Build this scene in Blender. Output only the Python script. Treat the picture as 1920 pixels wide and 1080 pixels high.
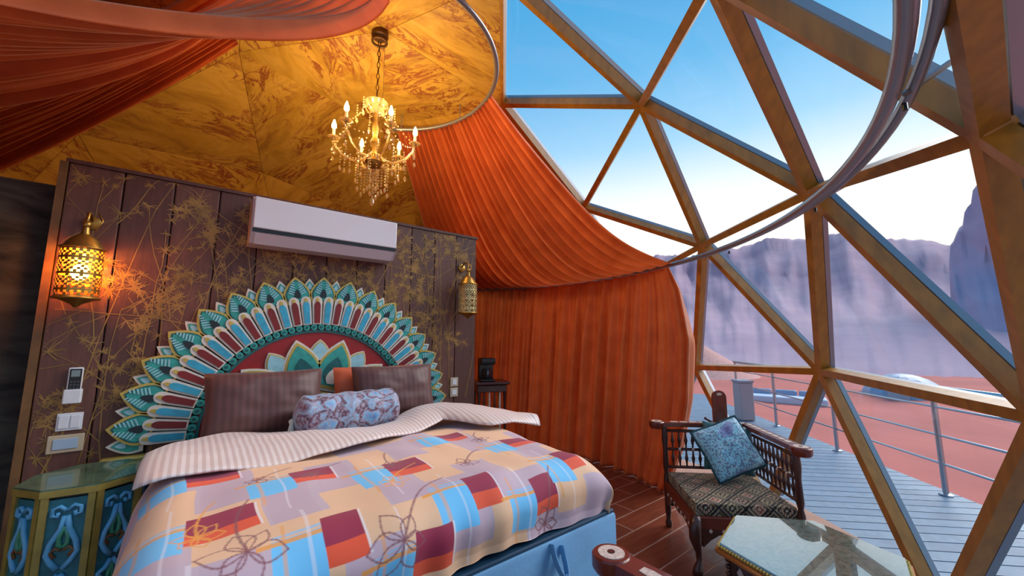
import bpy, bmesh, math, random, itertools
import numpy as np
from mathutils import Vector, Matrix, noise
random.seed(7)
PI = math.pi
scn = bpy.context.scene
for o in list(bpy.data.objects): bpy.data.objects.remove(o)
C = scn.collection

# ------------------------------------------------------------------ camera
cam_d = bpy.data.cameras.new('camera'); cam = bpy.data.objects.new('camera', cam_d); C.objects.link(cam)
cam_d.sensor_width = 36; cam_d.lens = 36 * 729.15 / 1920; cam_d.clip_start = .02; cam_d.clip_end = 2000
fw = Vector((.62333139, .77108241, .12996112)); rt = Vector((.77767782, -.62866303, 0)); up = Vector((-.08170175, -.10106788, .99151909))
EYE = Vector((-.671, -2.9785, 1.5))
m = Matrix((rt, up, -fw)).transposed().to_4x4(); m.translation = EYE
cam.matrix_world = m
scn.camera = cam

# ------------------------------------------------------------------ exposure
vs = scn.view_settings
vs.view_transform = 'Standard'; vs.look = 'None'; vs.exposure = 0.18; vs.gamma = 1; vs.use_curve_mapping = False

# ------------------------------------------------------------------ sky
w = bpy.data.worlds.new('sky'); scn.world = w; w.use_nodes = True
nt = w.node_tree; nt.nodes.clear()
out = nt.nodes.new('ShaderNodeOutputWorld'); bg = nt.nodes.new('ShaderNodeBackground')
tc = nt.nodes.new('ShaderNodeTexCoord'); sep = nt.nodes.new('ShaderNodeSeparateXYZ')
nt.links.new(tc.outputs['Generated'], sep.inputs[0])
def ramp(tree, stops):
    r = tree.nodes.new('ShaderNodeValToRGB'); e = r.color_ramp.elements
    while len(e) > 1: e.remove(e[0])
    for i, (p, c) in enumerate(stops):
        el = e[0] if i == 0 else e.new(p)
        el.position = p; el.color = (*c, 1)
    return r
# clear evening sky: white-gold at the horizon, pale blue then deep blue overhead
ra = ramp(nt, [(0, (1.15, 1.0, .80)), (.24, (1.25, 1.15, 1.0)), (.34, (.98, 1.04, 1.08)), (.44, (.46, .76, 1.0)), (.58, (.18, .53, .88)), (.8, (.045, .36, .72)), (1, (.02, .26, .60))])
rb = ramp(nt, [(0, (1.0, .88, .76)), (.14, (.80, .88, .98)), (.28, (.42, .70, .96)), (.45, (.16, .50, .85)), (.8, (.04, .35, .70)), (1, (.02, .26, .60))])
dot = nt.nodes.new('ShaderNodeVectorMath'); dot.operation = 'DOT_PRODUCT'; dot.inputs[1].default_value = (.93, .36, 0)
nt.links.new(tc.outputs['Generated'], dot.inputs[0])
mr = nt.nodes.new('ShaderNodeMapRange'); mr.interpolation_type = 'SMOOTHSTEP'
mr.inputs['From Min'].default_value = .45; mr.inputs['From Max'].default_value = 1.0
nt.links.new(dot.outputs['Value'], mr.inputs['Value'])
mx = nt.nodes.new('ShaderNodeMix'); mx.data_type = 'RGBA'
nt.links.new(sep.outputs['Z'], ra.inputs[0]); nt.links.new(sep.outputs['Z'], rb.inputs[0])
nt.links.new(mr.outputs[0], mx.inputs['Factor']); nt.links.new(rb.outputs[0], mx.inputs['A']); nt.links.new(ra.outputs[0], mx.inputs['B'])
nt.links.new(mx.outputs['Result'], bg.inputs['Color']); bg.inputs['Strength'].default_value = 1.0
nt.links.new(bg.outputs[0], out.inputs['Surface'])

# wide soft lamp added in place of bright sky glow, to light the room
sd = bpy.data.lights.new('sky_glow_lamp', 'SUN'); so = bpy.data.objects.new('sky_glow_lamp', sd); C.objects.link(so)
sd.energy = 4.2; sd.angle = math.radians(50); sd.color = (1.0, .93, .88)
so.rotation_euler = Vector((-.80, .28, -.62)).to_track_quat('-Z', 'Y').to_euler()

# ------------------------------------------------------------------ helpers
def lin(c):
    if isinstance(c, str):
        c = c.lstrip('#'); c = [int(c[i:i+2], 16) / 255 for i in (0, 2, 4)]
    else: c = [v / 255 for v in c]
    return tuple(v / 12.92 if v <= .04045 else ((v + .055) / 1.055) ** 2.4 for v in c)
MATS = {}
def P(mt): return mt.node_tree.nodes['Principled BSDF']
def mat(name, col, rough=.5, metal=0, var=0, scale=8, bump=0, bscale=60, coat=0, sheen=0, stretch=(1, 1, 1), emit=None, es=0, trans=0, spec=None):
    if name in MATS: return MATS[name]
    mt = bpy.data.materials.new(name); mt.use_nodes = True; MATS[name] = mt
    t = mt.node_tree; b = P(mt); c = lin(col)
    b.inputs['Base Color'].default_value = (*c, 1); b.inputs['Roughness'].default_value = rough; b.inputs['Metallic'].default_value = metal
    if coat: b.inputs['Coat Weight'].default_value = coat; b.inputs['Coat Roughness'].default_value = .06
    if sheen: b.inputs['Sheen Weight'].default_value = sheen
    if trans: b.inputs['Transmission Weight'].default_value = trans
    if spec is not None: b.inputs['Specular IOR Level'].default_value = spec
    if emit: b.inputs['Emission Color'].default_value = (*lin(emit), 1); b.inputs['Emission Strength'].default_value = es
    if var or bump:
        tcn = t.nodes.new('ShaderNodeTexCoord'); mp = t.nodes.new('ShaderNodeMapping'); mp.inputs['Scale'].default_value = stretch
        t.links.new(tcn.outputs['Object'], mp.inputs[0])
    if var:
        n = t.nodes.new('ShaderNodeTexNoise'); n.inputs['Scale'].default_value = scale; n.inputs['Detail'].default_value = 6
        t.links.new(mp.outputs[0], n.inputs['Vector'])
        r = ramp(t, [(.25, tuple(v * (1 - var) for v in c)), (.75, tuple(min(1, v * (1 + var)) for v in c))])
        t.links.new(n.outputs['Fac'], r.inputs[0]); t.links.new(r.outputs[0], b.inputs['Base Color'])
    if bump:
        n = t.nodes.new('ShaderNodeTexNoise'); n.inputs['Scale'].default_value = bscale; n.inputs['Detail'].default_value = 4
        t.links.new(mp.outputs[0], n.inputs['Vector'])
        bp = t.nodes.new('ShaderNodeBump'); bp.inputs['Strength'].default_value = bump; bp.inputs['Distance'].default_value = .01
        t.links.new(n.outputs['Fac'], bp.inputs['Height']); t.links.new(bp.outputs[0], b.inputs['Normal'])
    return mt
def colour_attr_mat(name, rough=.7, sheen=.2, bump=.1, bscale=400):
    mt = mat(name, (200, 200, 200), rough, bump=bump, bscale=bscale, sheen=sheen)
    a = mt.node_tree.nodes.new('ShaderNodeAttribute'); a.attribute_name = 'print'
    mt.node_tree.links.new(a.outputs['Color'], P(mt).inputs['Base Color'])
    return mt

class MB:
    def __init__(s): s.v = []; s.f = []; s.uv = None
    def add(s, vs, fs):
        o = len(s.v); s.v += [tuple(p) for p in vs]; s.f += [tuple(i + o for i in f) for f in fs]; return s
    def box(s, c, d, M=None):
        c = Vector(c); x, y, z = [k / 2 for k in d]
        vs = [Vector((sx * x, sy * y, sz * z)) for sz in (-1, 1) for sy in (-1, 1) for sx in (-1, 1)]
        vs = [(M @ p if M else p) + c for p in vs]
        return s.add(vs, [(0, 2, 3, 1), (4, 5, 7, 6), (0, 1, 5, 4), (2, 6, 7, 3), (0, 4, 6, 2), (1, 3, 7, 5)])
    def bbox(s, c, d, b=.008, M=None):
        bm = bmesh.new(); bmesh.ops.create_cube(bm, size=1)
        for v in bm.verts: v.co = Vector((v.co.x * d[0], v.co.y * d[1], v.co.z * d[2]))
        bmesh.ops.bevel(bm, geom=bm.edges[:], offset=min(b, min(d) * .45), segments=2, affect='EDGES', profile=.5)
        bm.verts.index_update(); c = Vector(c)
        s.add([(M @ v.co if M else v.co) + c for v in bm.verts], [[v.index for v in f.verts] for f in bm.faces]); bm.free(); return s
    def beam(s, a, b, wd, dp, out, o0=0, o1=None):
        """beam from a to b, width wd, occupying o0..o0+dp along the outward direction"""
        a = Vector(a); b = Vector(b); d = (b - a).normalized(); out = Vector(out); n = (out - d * out.dot(d)).normalized(); q = d.cross(n)
        vs = []
        for p in (a, b):
            for (i, j) in ((-1, 0), (1, 0), (1, 1), (-1, 1)):
                vs.append(p + q * (i * wd / 2) + n * (o0 + j * dp))
        return s.add(vs, [(0, 1, 2, 3), (7, 6, 5, 4), (0, 4, 5, 1), (1, 5, 6, 2), (2, 6, 7, 3), (3, 7, 4, 0)])
    def tube(s, pts, r, n=8, cap=True, closed=False):
        pts = [Vector(p) for p in pts]; L = len(pts); rr = r if isinstance(r, (list, tuple)) else [r] * L
        ref = None; vs = []
        for i, p in enumerate(pts):
            a = pts[i - 1] if (i > 0 or closed) else p; b = pts[(i + 1) % L] if (i < L - 1 or closed) else p
            d = (b - a).normalized()
            if ref is None: ref = d.orthogonal().normalized()
            ref = (ref - d * ref.dot(d)); ref = ref.normalized() if ref.length > 1e-6 else d.orthogonal().normalized()
            q = d.cross(ref)
            for k in range(n):
                t = 2 * PI * k / n; vs.append(p + (ref * math.cos(t) + q * math.sin(t)) * rr[i])
        fs = []
        for i in range(L if closed else L - 1):
            j = (i + 1) % L
            for k in range(n):
                fs.append((i * n + k, i * n + (k + 1) % n, j * n + (k + 1) % n, j * n + k))
        if cap and not closed: fs += [tuple(range(n))[::-1], tuple(range((L - 1) * n, L * n))]
        return s.add(vs, fs)
    def lathe(s, prof, c=(0, 0, 0), n=16, M=None, cap=True):
        c = Vector(c); vs = []; L = len(prof)
        for r, z in prof:
            for k in range(n):
                t = 2 * PI * k / n; p = Vector((r * math.cos(t), r * math.sin(t), z)); vs.append((M @ p if M else p) + c)
        fs = [(i * n + k, i * n + (k + 1) % n, (i + 1) * n + (k + 1) % n, (i + 1) * n + k) for i in range(L - 1) for k in range(n)]
        if cap: fs += [tuple(range(n))[::-1], tuple(range((L - 1) * n, L * n))]
        return s.add(vs, fs)
    def ball(s, c, r, n=8, sz=1):
        k = n // 2
        return s.lathe([(max(1e-4, r * math.sin(PI * i / k)), -r * sz * math.cos(PI * i / k)) for i in range(k + 1)], c, n)
    def prism(s, poly, lo, hi, fr=None, inset=0):
        """polygon (x,z) extruded from y=lo to y=hi; fr maps (x,y,z)->world; front (hi) may be inset for a chamfer"""
        n = len(poly); cx = sum(p[0] for p in poly) / n; cz = sum(p[1] for p in poly) / n
        k = 1 - inset
        vs = [(p[0], lo, p[1]) for p in poly] + [(cx + (p[0] - cx) * k, hi, cz + (p[1] - cz) * k) for p in poly]
        if fr: vs = [fr(*p) for p in vs]
        return s.add(vs, [tuple(range(n)), tuple(range(2 * n - 1, n - 1, -1))] + [(i, i + n, (i + 1) % n + n, (i + 1) % n) for i in range(n)])
    def build(s, name, mt, parent=None, smooth=False):
        me = bpy.data.meshes.new(name); me.from_pydata(s.v, [], s.f); me.update()
        if smooth is not False:
            me.polygons.foreach_set('use_smooth', [True] * len(me.polygons))
            if smooth is not True: me.set_sharp_from_angle(angle=smooth)
        return link(name, me, mt, parent)
def fix(me):
    bm = bmesh.new(); bm.from_mesh(me); bmesh.ops.recalc_face_normals(bm, faces=bm.faces[:]); bm.to_mesh(me); bm.free()
def link(name, me, mt, parent=None):
    if len(me.polygons) < 3000: fix(me)
    if mt: me.materials.append(mt)
    o = bpy.data.objects.new(name, me); C.objects.link(o)
    if parent: o.parent = parent
    return o
def tag(o, label=None, cat=None, group=None, kind=None):
    if label: o['label'] = label
    if cat: o['category'] = cat
    if group: o['group'] = group
    if kind: o['kind'] = kind
    return o
def empty(name, loc=(0, 0, 0), rz=0, **k):
    o = bpy.data.objects.new(name, None); C.objects.link(o); o.location = loc; o.rotation_euler = (0, 0, rz); o.empty_display_size = .1
    return tag(o, **k)
def copy_tree(o, parent=None):
    c = o.copy(); C.objects.link(c)
    if parent: c.parent = parent
    for ch in list(o.children): copy_tree(ch, c)
    return c
def inst(src, name, parent, M):
    o = bpy.data.objects.new(name, src); C.objects.link(o); o.parent = parent; o.matrix_local = M; return o
def grid(nu, nv, fn):
    """vertices (nu*nv,3) by fn(i,j), quads"""
    vs = [fn(i, j) for i in range(nu) for j in range(nv)]
    fs = [(i * nv + j, i * nv + j + 1, (i + 1) * nv + j + 1, (i + 1) * nv + j) for i in range(nu - 1) for j in range(nv - 1)]
    return vs, fs
def sstep(a, b, x):
    t = min(1, max(0, (x - a) / (b - a))); return t * t * (3 - 2 * t)
def interp(x, xs, ys): return float(np.interp(x, xs, ys))
A30 = math.radians(35)

# ------------------------------------------------------------------ materials
M_wood = mat('strut_wood', (166, 112, 36), .42, var=.25, scale=6, stretch=(3, 3, .6), bump=.08)
M_alu = mat('grey_profile', (150, 150, 158), .35, metal=.5)
M_gold = mat('antique_gold', (196, 168, 84), .42, metal=.35, var=.15, scale=20)
M_darkwood = mat('dark_carved_wood', (70, 30, 20), .35, var=.35, scale=14, bump=.15, coat=.3)
M_redwood = mat('red_polished_wood', (110, 40, 22), .3, var=.3, scale=10, coat=.4)
M_pearl = mat('pearl_inlay', (214, 190, 176), .3, var=.35, scale=90)
M_chrome = mat('brushed_steel', (178, 182, 190), .3, metal=.9)
M_black = mat('black_plastic', (18, 18, 20), .35)
M_white = mat('white_plastic', (216, 214, 216), .35)
M_brass = mat('brass', (170, 130, 62), .35, metal=.85, var=.2, scale=40)
def glass_mat():
    mt = bpy.data.materials.new('pane_glass'); mt.use_nodes = True; t = mt.node_tree; t.nodes.clear()
    o = t.nodes.new('ShaderNodeOutputMaterial'); a = t.nodes.new('ShaderNodeBsdfTransparent'); g = t.nodes.new('ShaderNodeBsdfGlossy')
    a.inputs[0].default_value = (.96, .98, .99, 1); g.inputs['Roughness'].default_value = .02
    mxs = t.nodes.new('ShaderNodeMixShader'); mxs.inputs[0].default_value = .03
    t.links.new(a.outputs[0], mxs.inputs[1]); t.links.new(g.outputs[0], mxs.inputs[2]); t.links.new(mxs.outputs[0], o.inputs[0])
    return mt
M_glass = glass_mat()
M_crystal = mat('crystal', (255, 228, 172), .06, trans=.75, spec=.8)

def fabric_orange(name, dark, light):
    mt = mat(name, light, .55, sheen=.35, bump=.12, bscale=220)
    t = mt.node_tree; tcn = t.nodes.new('ShaderNodeTexCoord'); n = t.nodes.new('ShaderNodeTexNoise'); n.inputs['Scale'].default_value = 5; n.inputs['Detail'].default_value = 5
    t.links.new(tcn.outputs['Object'], n.inputs['Vector']); r = ramp(t, [(.3, lin(dark)), (.7, lin(light))])
    t.links.new(n.outputs['Fac'], r.inputs[0]); t.links.new(r.outputs[0], P(mt).inputs['Base Color'])
    # thin cloth lets some daylight through
    tr = t.nodes.new('ShaderNodeBsdfTranslucent'); t.links.new(r.outputs[0], tr.inputs['Color']); ms = t.nodes.new('ShaderNodeMixShader'); ms.inputs[0].default_value = .28
    om = t.nodes['Material Output']; t.links.new(P(mt).outputs[0], ms.inputs[1]); t.links.new(tr.outputs[0], ms.inputs[2]); t.links.new(ms.outputs[0], om.inputs['Surface'])
    return mt
M_curtain = fabric_orange('rust_satin', (214, 104, 38), (232, 128, 58))

def marble_mat():
    mt = mat('marbled_lining', (200, 140, 30), .6, sheen=.1)
    t = mt.node_tree; b = P(mt)
    uv = t.nodes.new('ShaderNodeUVMap'); uv.uv_map = 'panel'
    mp = t.nodes.new('ShaderNodeMapping'); mp.inputs['Scale'].default_value = (1.0, 2.6, 1); t.links.new(uv.outputs[0], mp.inputs[0])
    n0 = t.nodes.new('ShaderNodeTexNoise'); n0.inputs['Scale'].default_value = 1.6; n0.inputs['Detail'].default_value = 8; n0.inputs['Roughness'].default_value = .62; n0.inputs['Distortion'].default_value = 1.1
    t.links.new(mp.outputs[0], n0.inputs['Vector'])
    r0 = ramp(t, [(.25, lin((136, 92, 26))), (.45, lin((182, 134, 38))), (.58, lin((198, 150, 58))), (.8, lin((158, 110, 40)))])
    t.links.new(n0.outputs['Fac'], r0.inputs[0])
    n1 = t.nodes.new('ShaderNodeTexNoise'); n1.inputs['Scale'].default_value = 1.9; n1.inputs['Detail'].default_value = 9; n1.inputs['Roughness'].default_value = .7; n1.inputs['Distortion'].default_value = 1.6
    t.links.new(mp.outputs[0], n1.inputs['Vector'])
    r1 = ramp(t, [(.46, (0, 0, 0)), (.5, (1, 1, 1)), (.515, (1, 1, 1)), (.55, (0, 0, 0))]); t.links.new(n1.outputs['Fac'], r1.inputs[0])
    n2 = t.nodes.new('ShaderNodeTexNoise'); n2.inputs['Scale'].default_value = 1.1; n2.inputs['Detail'].default_value = 3
    t.links.new(mp.outputs[0], n2.inputs['Vector']); r2 = ramp(t, [(.43, (0, 0, 0)), (.56, (.95, .95, .95))]); t.links.new(n2.outputs['Fac'], r2.inputs[0])
    ml = t.nodes.new('ShaderNodeMath'); ml.operation = 'MULTIPLY'; t.links.new(r1.outputs[0], ml.inputs[0]); t.links.new(r2.outputs[0], ml.inputs[1])
    mxx = t.nodes.new('ShaderNodeMix'); mxx.data_type = 'RGBA'; mxx.inputs['B'].default_value = (*lin((128, 52, 16)), 1)
    t.links.new(ml.outputs[0], mxx.inputs['Factor']); t.links.new(r0.outputs[0], mxx.inputs['A']); t.links.new(mxx.outputs['Result'], b.inputs['Base Color'])
    return mt
M_lining = marble_mat()

# ------------------------------------------------------------------ geodesic dome
DC = Vector((.4627, .2790, .4969)); DR = 3.8159; TH = .28434
ph = (1 + 5 ** .5) / 2
ico = [Vector((0, s, t * ph)) for s in (1, -1) for t in (1, -1)] + [Vector((s, t * ph, 0)) for s in (1, -1) for t in (1, -1)] + [Vector((t * ph, 0, s)) for s in (1, -1) for t in (1, -1)]
zc = ico[0].normalized(); xa = Vector((1, 0, 0)); xa = (xa - zc * xa.dot(zc)).normalized(); ya = zc.cross(xa)
NV = []; FC = []
def nid(p):
    p = p.normalized(); q = Vector((p.dot(xa), p.dot(ya), p.dot(zc)))
    for i, v in enumerate(NV):
        if (v - q).length < 1e-4: return i
    NV.append(q); return len(NV) - 1
for a, b, c in itertools.combinations(range(12), 3):
    if all(abs((ico[i] - ico[j]).length - 2) < 1e-5 for i, j in ((a, b), (b, c), (a, c))):
        g = {}
        for i in range(4):
            for j in range(4 - i): g[i, j] = nid((ico[a] * i + ico[b] * j + ico[c] * (3 - i - j)) / 3)
        for i in range(3):
            for j in range(3 - i):
                FC.append((g[i, j], g[i + 1, j], g[i, j + 1]))
                if i + j < 2: FC.append((g[i + 1, j], g[i + 1, j + 1], g[i, j + 1]))
rz = Matrix.Rotation(TH, 3, 'Z')
NP = [DC + rz @ v * DR for v in NV]
# nodes measured on the place itself, a few centimetres off the ideal sphere grid
for q in ((2.255,-1.175,3.56),(3.064,.202,3.157),(3.43,-1.092,2.473),(2.527,-2.247,2.482),(3.444,-2.0,1.225)):
    q = Vector(q); i = min(range(len(NP)), key=lambda k: (NP[k] - q).length)
    if (NP[i] - q).length < .25: NP[i] = q
APEX = max(range(len(NP)), key=lambda k: NP[k].z)
def glazed(f):
    c = sum((NP[i] for i in f), Vector()) / 3 - DC; az = math.degrees(math.atan2(c.y, c.x))
    if APEX in f: return False
    return -150 < az < 32
def clip(poly, z0):
    o = []
    for i, p in enumerate(poly):
        q = poly[(i + 1) % len(poly)]
        if p.z >= z0: o.append(p)
        if (p.z - z0) * (q.z - z0) < 0: o.append(p.lerp(q, (z0 - p.z) / (q.z - p.z)))
    return o
window = empty('window_1', (0, 0, 0), label='glazed side of the dome, triangular panes between wooden struts', kind='structure')
ceiling = empty('ceiling', (0, 0, 0), label='dome lining of ochre marbled fabric panels', kind='structure')
edges = {}
for f in FC:
    poly = clip([NP[i] for i in f], 0.0)
    if len(poly) < 3: continue
    nrm = (sum(poly, Vector()) / len(poly) - DC).normalized()
    g = glazed(f)
    for a, b in ((0, 1), (1, 2), (0, 2)):
        edges.setdefault(tuple(sorted((f[a], f[b]))), []).append(g)
    cen = sum(poly, Vector()) / len(poly)
    if g:
        ins = [p + (cen - p).normalized() * .012 for p in poly]
        mb = MB(); n = len(ins)
        mb.add([p + nrm * .085 for p in ins] + [p + nrm * .093 for p in ins], [tuple(range(n)), tuple(range(2 * n - 1, n - 1, -1))] + [(i, (i + 1) % n, (i + 1) % n + n, i + n) for i in range(n)])
        mb.build('pane', M_glass, window)
    else:
        ins = [p + (cen - p).normalized() * .006 for p in poly]
        mb = MB(); n = len(ins)
        mb.add([p + nrm * .0 for p in ins] + [p + nrm * .03 for p in [q + (q - cen).normalized() * .03 for q in ins]], [tuple(range(n)), tuple(range(2 * n - 1, n - 1, -1))] + [(i, (i + 1) % n, (i + 1) % n + n, i + n) for i in range(n)])
        ob = mb.build('lining_panel', M_lining, ceiling)
        me = ob.data; ul = me.uv_layers.new(name='panel'); ax = nrm.orthogonal().normalized(); ay = nrm.cross(ax); th = random.random() * PI; off = random.random() * 20
        for lp in me.loops:
            d = me.vertices[lp.vertex_index].co - cen; a, b = d.dot(ax), d.dot(ay)
            ul.data[lp.index].uv = (a * math.cos(th) - b * math.sin(th) + off, a * math.sin(th) + b * math.cos(th) + off)
used = set()
for (a, b), gs in edges.items():
    pa, pb = NP[a], NP[b]
    if not any(gs): continue
    if pa.z < pb.z: pa, pb = pb, pa; a, b = b, a
    if pa.z <= 0.02: continue
    if pb.z < 0: pb = pa.lerp(pb, pa.z / (pa.z - pb.z)); 
    else: used.add(b)
    used.add(a)
    outd = ((pa + pb) / 2 - DC).normalized()
    s = MB().beam(pa, pb, .058, .082, outd).build('strut', M_wood, window)
    MB().beam(pa, pb, .042, .038, outd, .094).build('glazing_bar', M_alu, s)
for i in used:
    d = (NP[i] - DC).normalized(); q = d.to_track_quat('Z', 'Y').to_matrix()
    MB().lathe([(.05, -.004), (.056, .002), (.056, .09)], NP[i], 12, q).build('hub', M_wood, window, A30)

# ------------------------------------------------------------------ floor of wood-look tiles
M_grout = mat('grout', (176, 136, 118), .8, var=.15)
M_tile = mat('tile_brown', (112, 62, 46), .32, var=.35, scale=5, stretch=(1, 6, 1), coat=.15)
M_tile2 = mat('tile_brown_red', (122, 64, 44), .32, var=.35, scale=4, stretch=(1, 7, 1), coat=.15)
floor = MB().lathe([(3.80, -.05), (3.80, -.001)], (DC.x, DC.y, 0), 72).build('floor', M_grout); tag(floor, 'floor of reddish brown wood-look tiles with pale grout', kind='structure')
tw, tl = .205, .92
tiles = []
for j in range(-19, 4):
    y0 = j * tw
    for i in range(-4, 5):
        x0 = i * tl + (j % 3) * tl / 3
        if all(math.hypot(x - DC.x, y - DC.y) < 3.74 for x in (x0, x0 + tl) for y in (y0, y0 + tw)): tiles.append((x0, y0))
tm = {}
for k, mt in enumerate((M_tile, M_tile2)):
    ob = MB().bbox((0, 0, -.003), (tl - .011, tw - .011, .007), .001).build('tile', mt, floor); tm[k] = ob.data; bpy.data.objects.remove(ob)
for x0, y0 in tiles: inst(tm[random.randint(0, 1)], 'tile', floor, Matrix.Translation((x0 + tl / 2, y0 + tw / 2, 0)))

# ------------------------------------------------------------------ back wall of boards with painted branches
M_board = mat('wall_board', (98, 58, 46), .5, var=.3, scale=7, stretch=(6, 1, .8), bump=.1)
M_board2 = mat('wall_board_dark', (84, 47, 37), .5, var=.3, scale=7, stretch=(6, 1, .8), bump=.1)
wall = MB().box((.02, .045, 1.2), (2.56, .06, 2.4)).build('wall_back', M_board2); tag(wall, 'brown boarded wall behind the bed painted with gold branches', kind='structure')
nb = 12; bw = 2.56 / nb
for i in range(nb):
    x = -1.26 + bw * (i + .5)
    MB().bbox((x, .002, 1.21), (bw - .006, .028, 2.42), .004).build('board', (M_board, M_board2)[i % 2], wall)
MB().box((.02, .03, 2.43), (2.58, .1, .02)).build('cap', M_board2, wall)
MB().box((-1.275, .03, 1.21), (.03, .1, 2.42)).build('edge_strip', mat('edge_gilt', (110, 74, 36), .5, var=.3, scale=12), wall)
# gilded branches, thin raised strokes on the boards
M_gilt = mat('gilt_paint', (150, 112, 58), .45, metal=.3, var=.35, scale=9)
gb = MB(); Yg = -.0125; NS = [0]
def stroke(pts, w0, w1):
    NS[0] += 1; Yg = -.0125 - (NS[0] % 400) * .000006
    n = len(pts); vs = []
    for i, (x, z) in enumerate(pts):
        a = pts[max(0, i - 1)]; b = pts[min(n - 1, i + 1)]; dx, dz = b[0] - a[0], b[1] - a[1]; l = math.hypot(dx, dz) or 1
        wd = (w0 + (w1 - w0) * i / (n - 1)) / 2; vs += [(x - dz / l * wd, Yg, z + dx / l * wd), (x + dz / l * wd, Yg, z - dx / l * wd)]
    vs = [(min(1.29, max(-1.25, x)), y, min(2.415, max(.02, z))) for x, y, z in vs]
    gb.add(vs, [(2 * i, 2 * i + 1, 2 * i + 3, 2 * i + 2) for i in range(n - 1)])
def blossom(x, z, r):
    for k in range(random.randint(9, 15)):
        a = random.random() * 2 * PI; q = r * random.uniform(.5, 1)
        stroke([(x, z), (x + q * .6 * math.cos(a), z + q * .6 * math.sin(a)), (x + q * math.cos(a), z + q * math.sin(a))], .0045, .0025)
def branch(x, z, a, l, wd, depth):
    n = 7; pts = [(x, z)]
    for i in range(n):
        a += random.uniform(-.13, .13); x += math.cos(a) * l / n; z += math.sin(a) * l / n; pts.append((x, z))
        if depth < 3 and random.random() < .31: branch(x, z, a + random.choice((-1, 1)) * random.uniform(.45, .95), l * random.uniform(.25, .5), wd * .7, depth + 1)
        if random.random() < .13 and depth > 0: blossom(x, z, random.uniform(.02, .05))
    stroke(pts, wd, wd * .6)
    if depth > 0 and random.random() < .6: blossom(x, z, random.uniform(.025, .075))
for i in range(20):
    x = -1.22 + i * .127 + random.uniform(-.03, .03)
    branch(x, random.uniform(.1, 1.1), PI / 2 + random.uniform(-.22, .22), random.uniform(1.0, 1.9), .0065, 0)
for i in range(12): branch(random.uniform(-1.2, 1.2), random.uniform(1.0, 2.2), random.uniform(.1, 3.0), random.uniform(.3, .7), .0055, 1)
for i in range(18): branch(-1.2 + i * .14 + random.uniform(-.04, .04), random.uniform(1.1, 1.7), PI / 2 + random.uniform(-.3, .3), random.uniform(.6, 1.0), .0055, 1)
tag(gb.build('gilt_branches', M_gilt, wall), 'gold painted branches and blossoms', kind='stuff')

# dark stone-patterned wall left of the boards
def dark_stone():
    mt = mat('dark_stone', (40, 38, 34), .85, bump=.5, bscale=9)
    t = mt.node_tree; tcn = t.nodes.new('ShaderNodeTexCoord'); mp = t.nodes.new('ShaderNodeMapping'); mp.inputs['Scale'].default_value = (1, 1, 2.4)
    n = t.nodes.new('ShaderNodeTexNoise'); n.inputs['Scale'].default_value = 3.2; n.inputs['Detail'].default_value = 9; n.inputs['Distortion'].default_value = .9
    t.links.new(tcn.outputs['Object'], mp.inputs[0]); t.links.new(mp.outputs[0], n.inputs['Vector'])
    r = ramp(t, [(.36, lin((14, 13, 12))), (.46, lin((44, 40, 36))), (.62, lin((62, 60, 54))), (.75, lin((30, 28, 26)))]); t.links.new(n.outputs['Fac'], r.inputs[0]); t.links.new(r.outputs[0], P(mt).inputs['Base Color'])
    return mt
wl = MB().box((-2.16, .1, 1.15), (1.74, .1, 2.3)).build('wall_left', dark_stone()); tag(wl, 'dark stone-patterned wall left of the boards', kind='structure')

# ------------------------------------------------------------------ headboard rosette
ZC = .9335; HX = 0.0
M_teal = mat('teal_enamel', (46, 150, 138), .4, var=.25, scale=30)
M_tealD = mat('deep_teal_enamel', (14, 92, 92), .4, var=.3, scale=30)
M_navy = mat('dark_seed', (18, 34, 40), .4)
M_rim = mat('white_rim', (216, 204, 190), .45, var=.12, scale=30)
M_red = mat('crimson_enamel', (146, 22, 26), .4, var=.2, scale=12)
M_redD = mat('maroon_enamel', (120, 26, 26), .4, var=.2, scale=12)
M_blue = mat('turquoise_enamel', (52, 158, 186), .38, var=.22, scale=24)
M_pale = mat('pale_blue_enamel', (150, 196, 204), .4, var=.15, scale=24)
hb = empty('headboard', (0, 0, 0), label='half-round carved headboard of teal petals with gold rims and a red centre', cat='headboard')
def rad(a):
    ca, sa = math.cos(a), math.sin(a)
    def fr(x, y, z): return (HX + ca * z + sa * x, y, ZC + sa * z - ca * x)   # local z = radial, x = tangential
    return fr
def petal_poly(r0, r1, hw, base=.8, n=11, pw=1.9):
    """pointed leaf: tangential half-width hw"""
    L = []
    for i in range(n + 1):
        t = i / n; wd = hw * (base + (1 - base) * math.sin(min(1, t / .4) * PI / 2)) * (1 - max(0, (t - .25) / .75) ** pw) if t < 1 else 0
        L.append((wd, r0 + (r1 - r0) * t))
    return L + [(-x, z) for x, z in L[-2::-1]]
def shrink(poly, k, dz=0):
    cx = sum(p[0] for p in poly) / len(poly); cz = sum(p[1] for p in poly) / len(poly)
    return [(cx + (x - cx) * k, cz + (z - cz) * k + dz) for x, z in poly]
d17 = .1834
for n in range(18):            # small pale leaves behind, between the big ones
    a = PI / 2 + (8.5 - n) * d17; fr = rad(a)
    po = petal_poly(.84, .985, .048)
    o = MB().prism(po, -.016, -.034, fr).build('back_leaf', M_rim, hb)
    i_ = MB().prism(shrink(po, .74, .0), -.034, -.038, fr).build('leaf_field', M_teal, o)
    MB().prism(shrink(po, .3, .02), -.038, -.041, fr).build('leaf_bud', M_pale, o)
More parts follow.
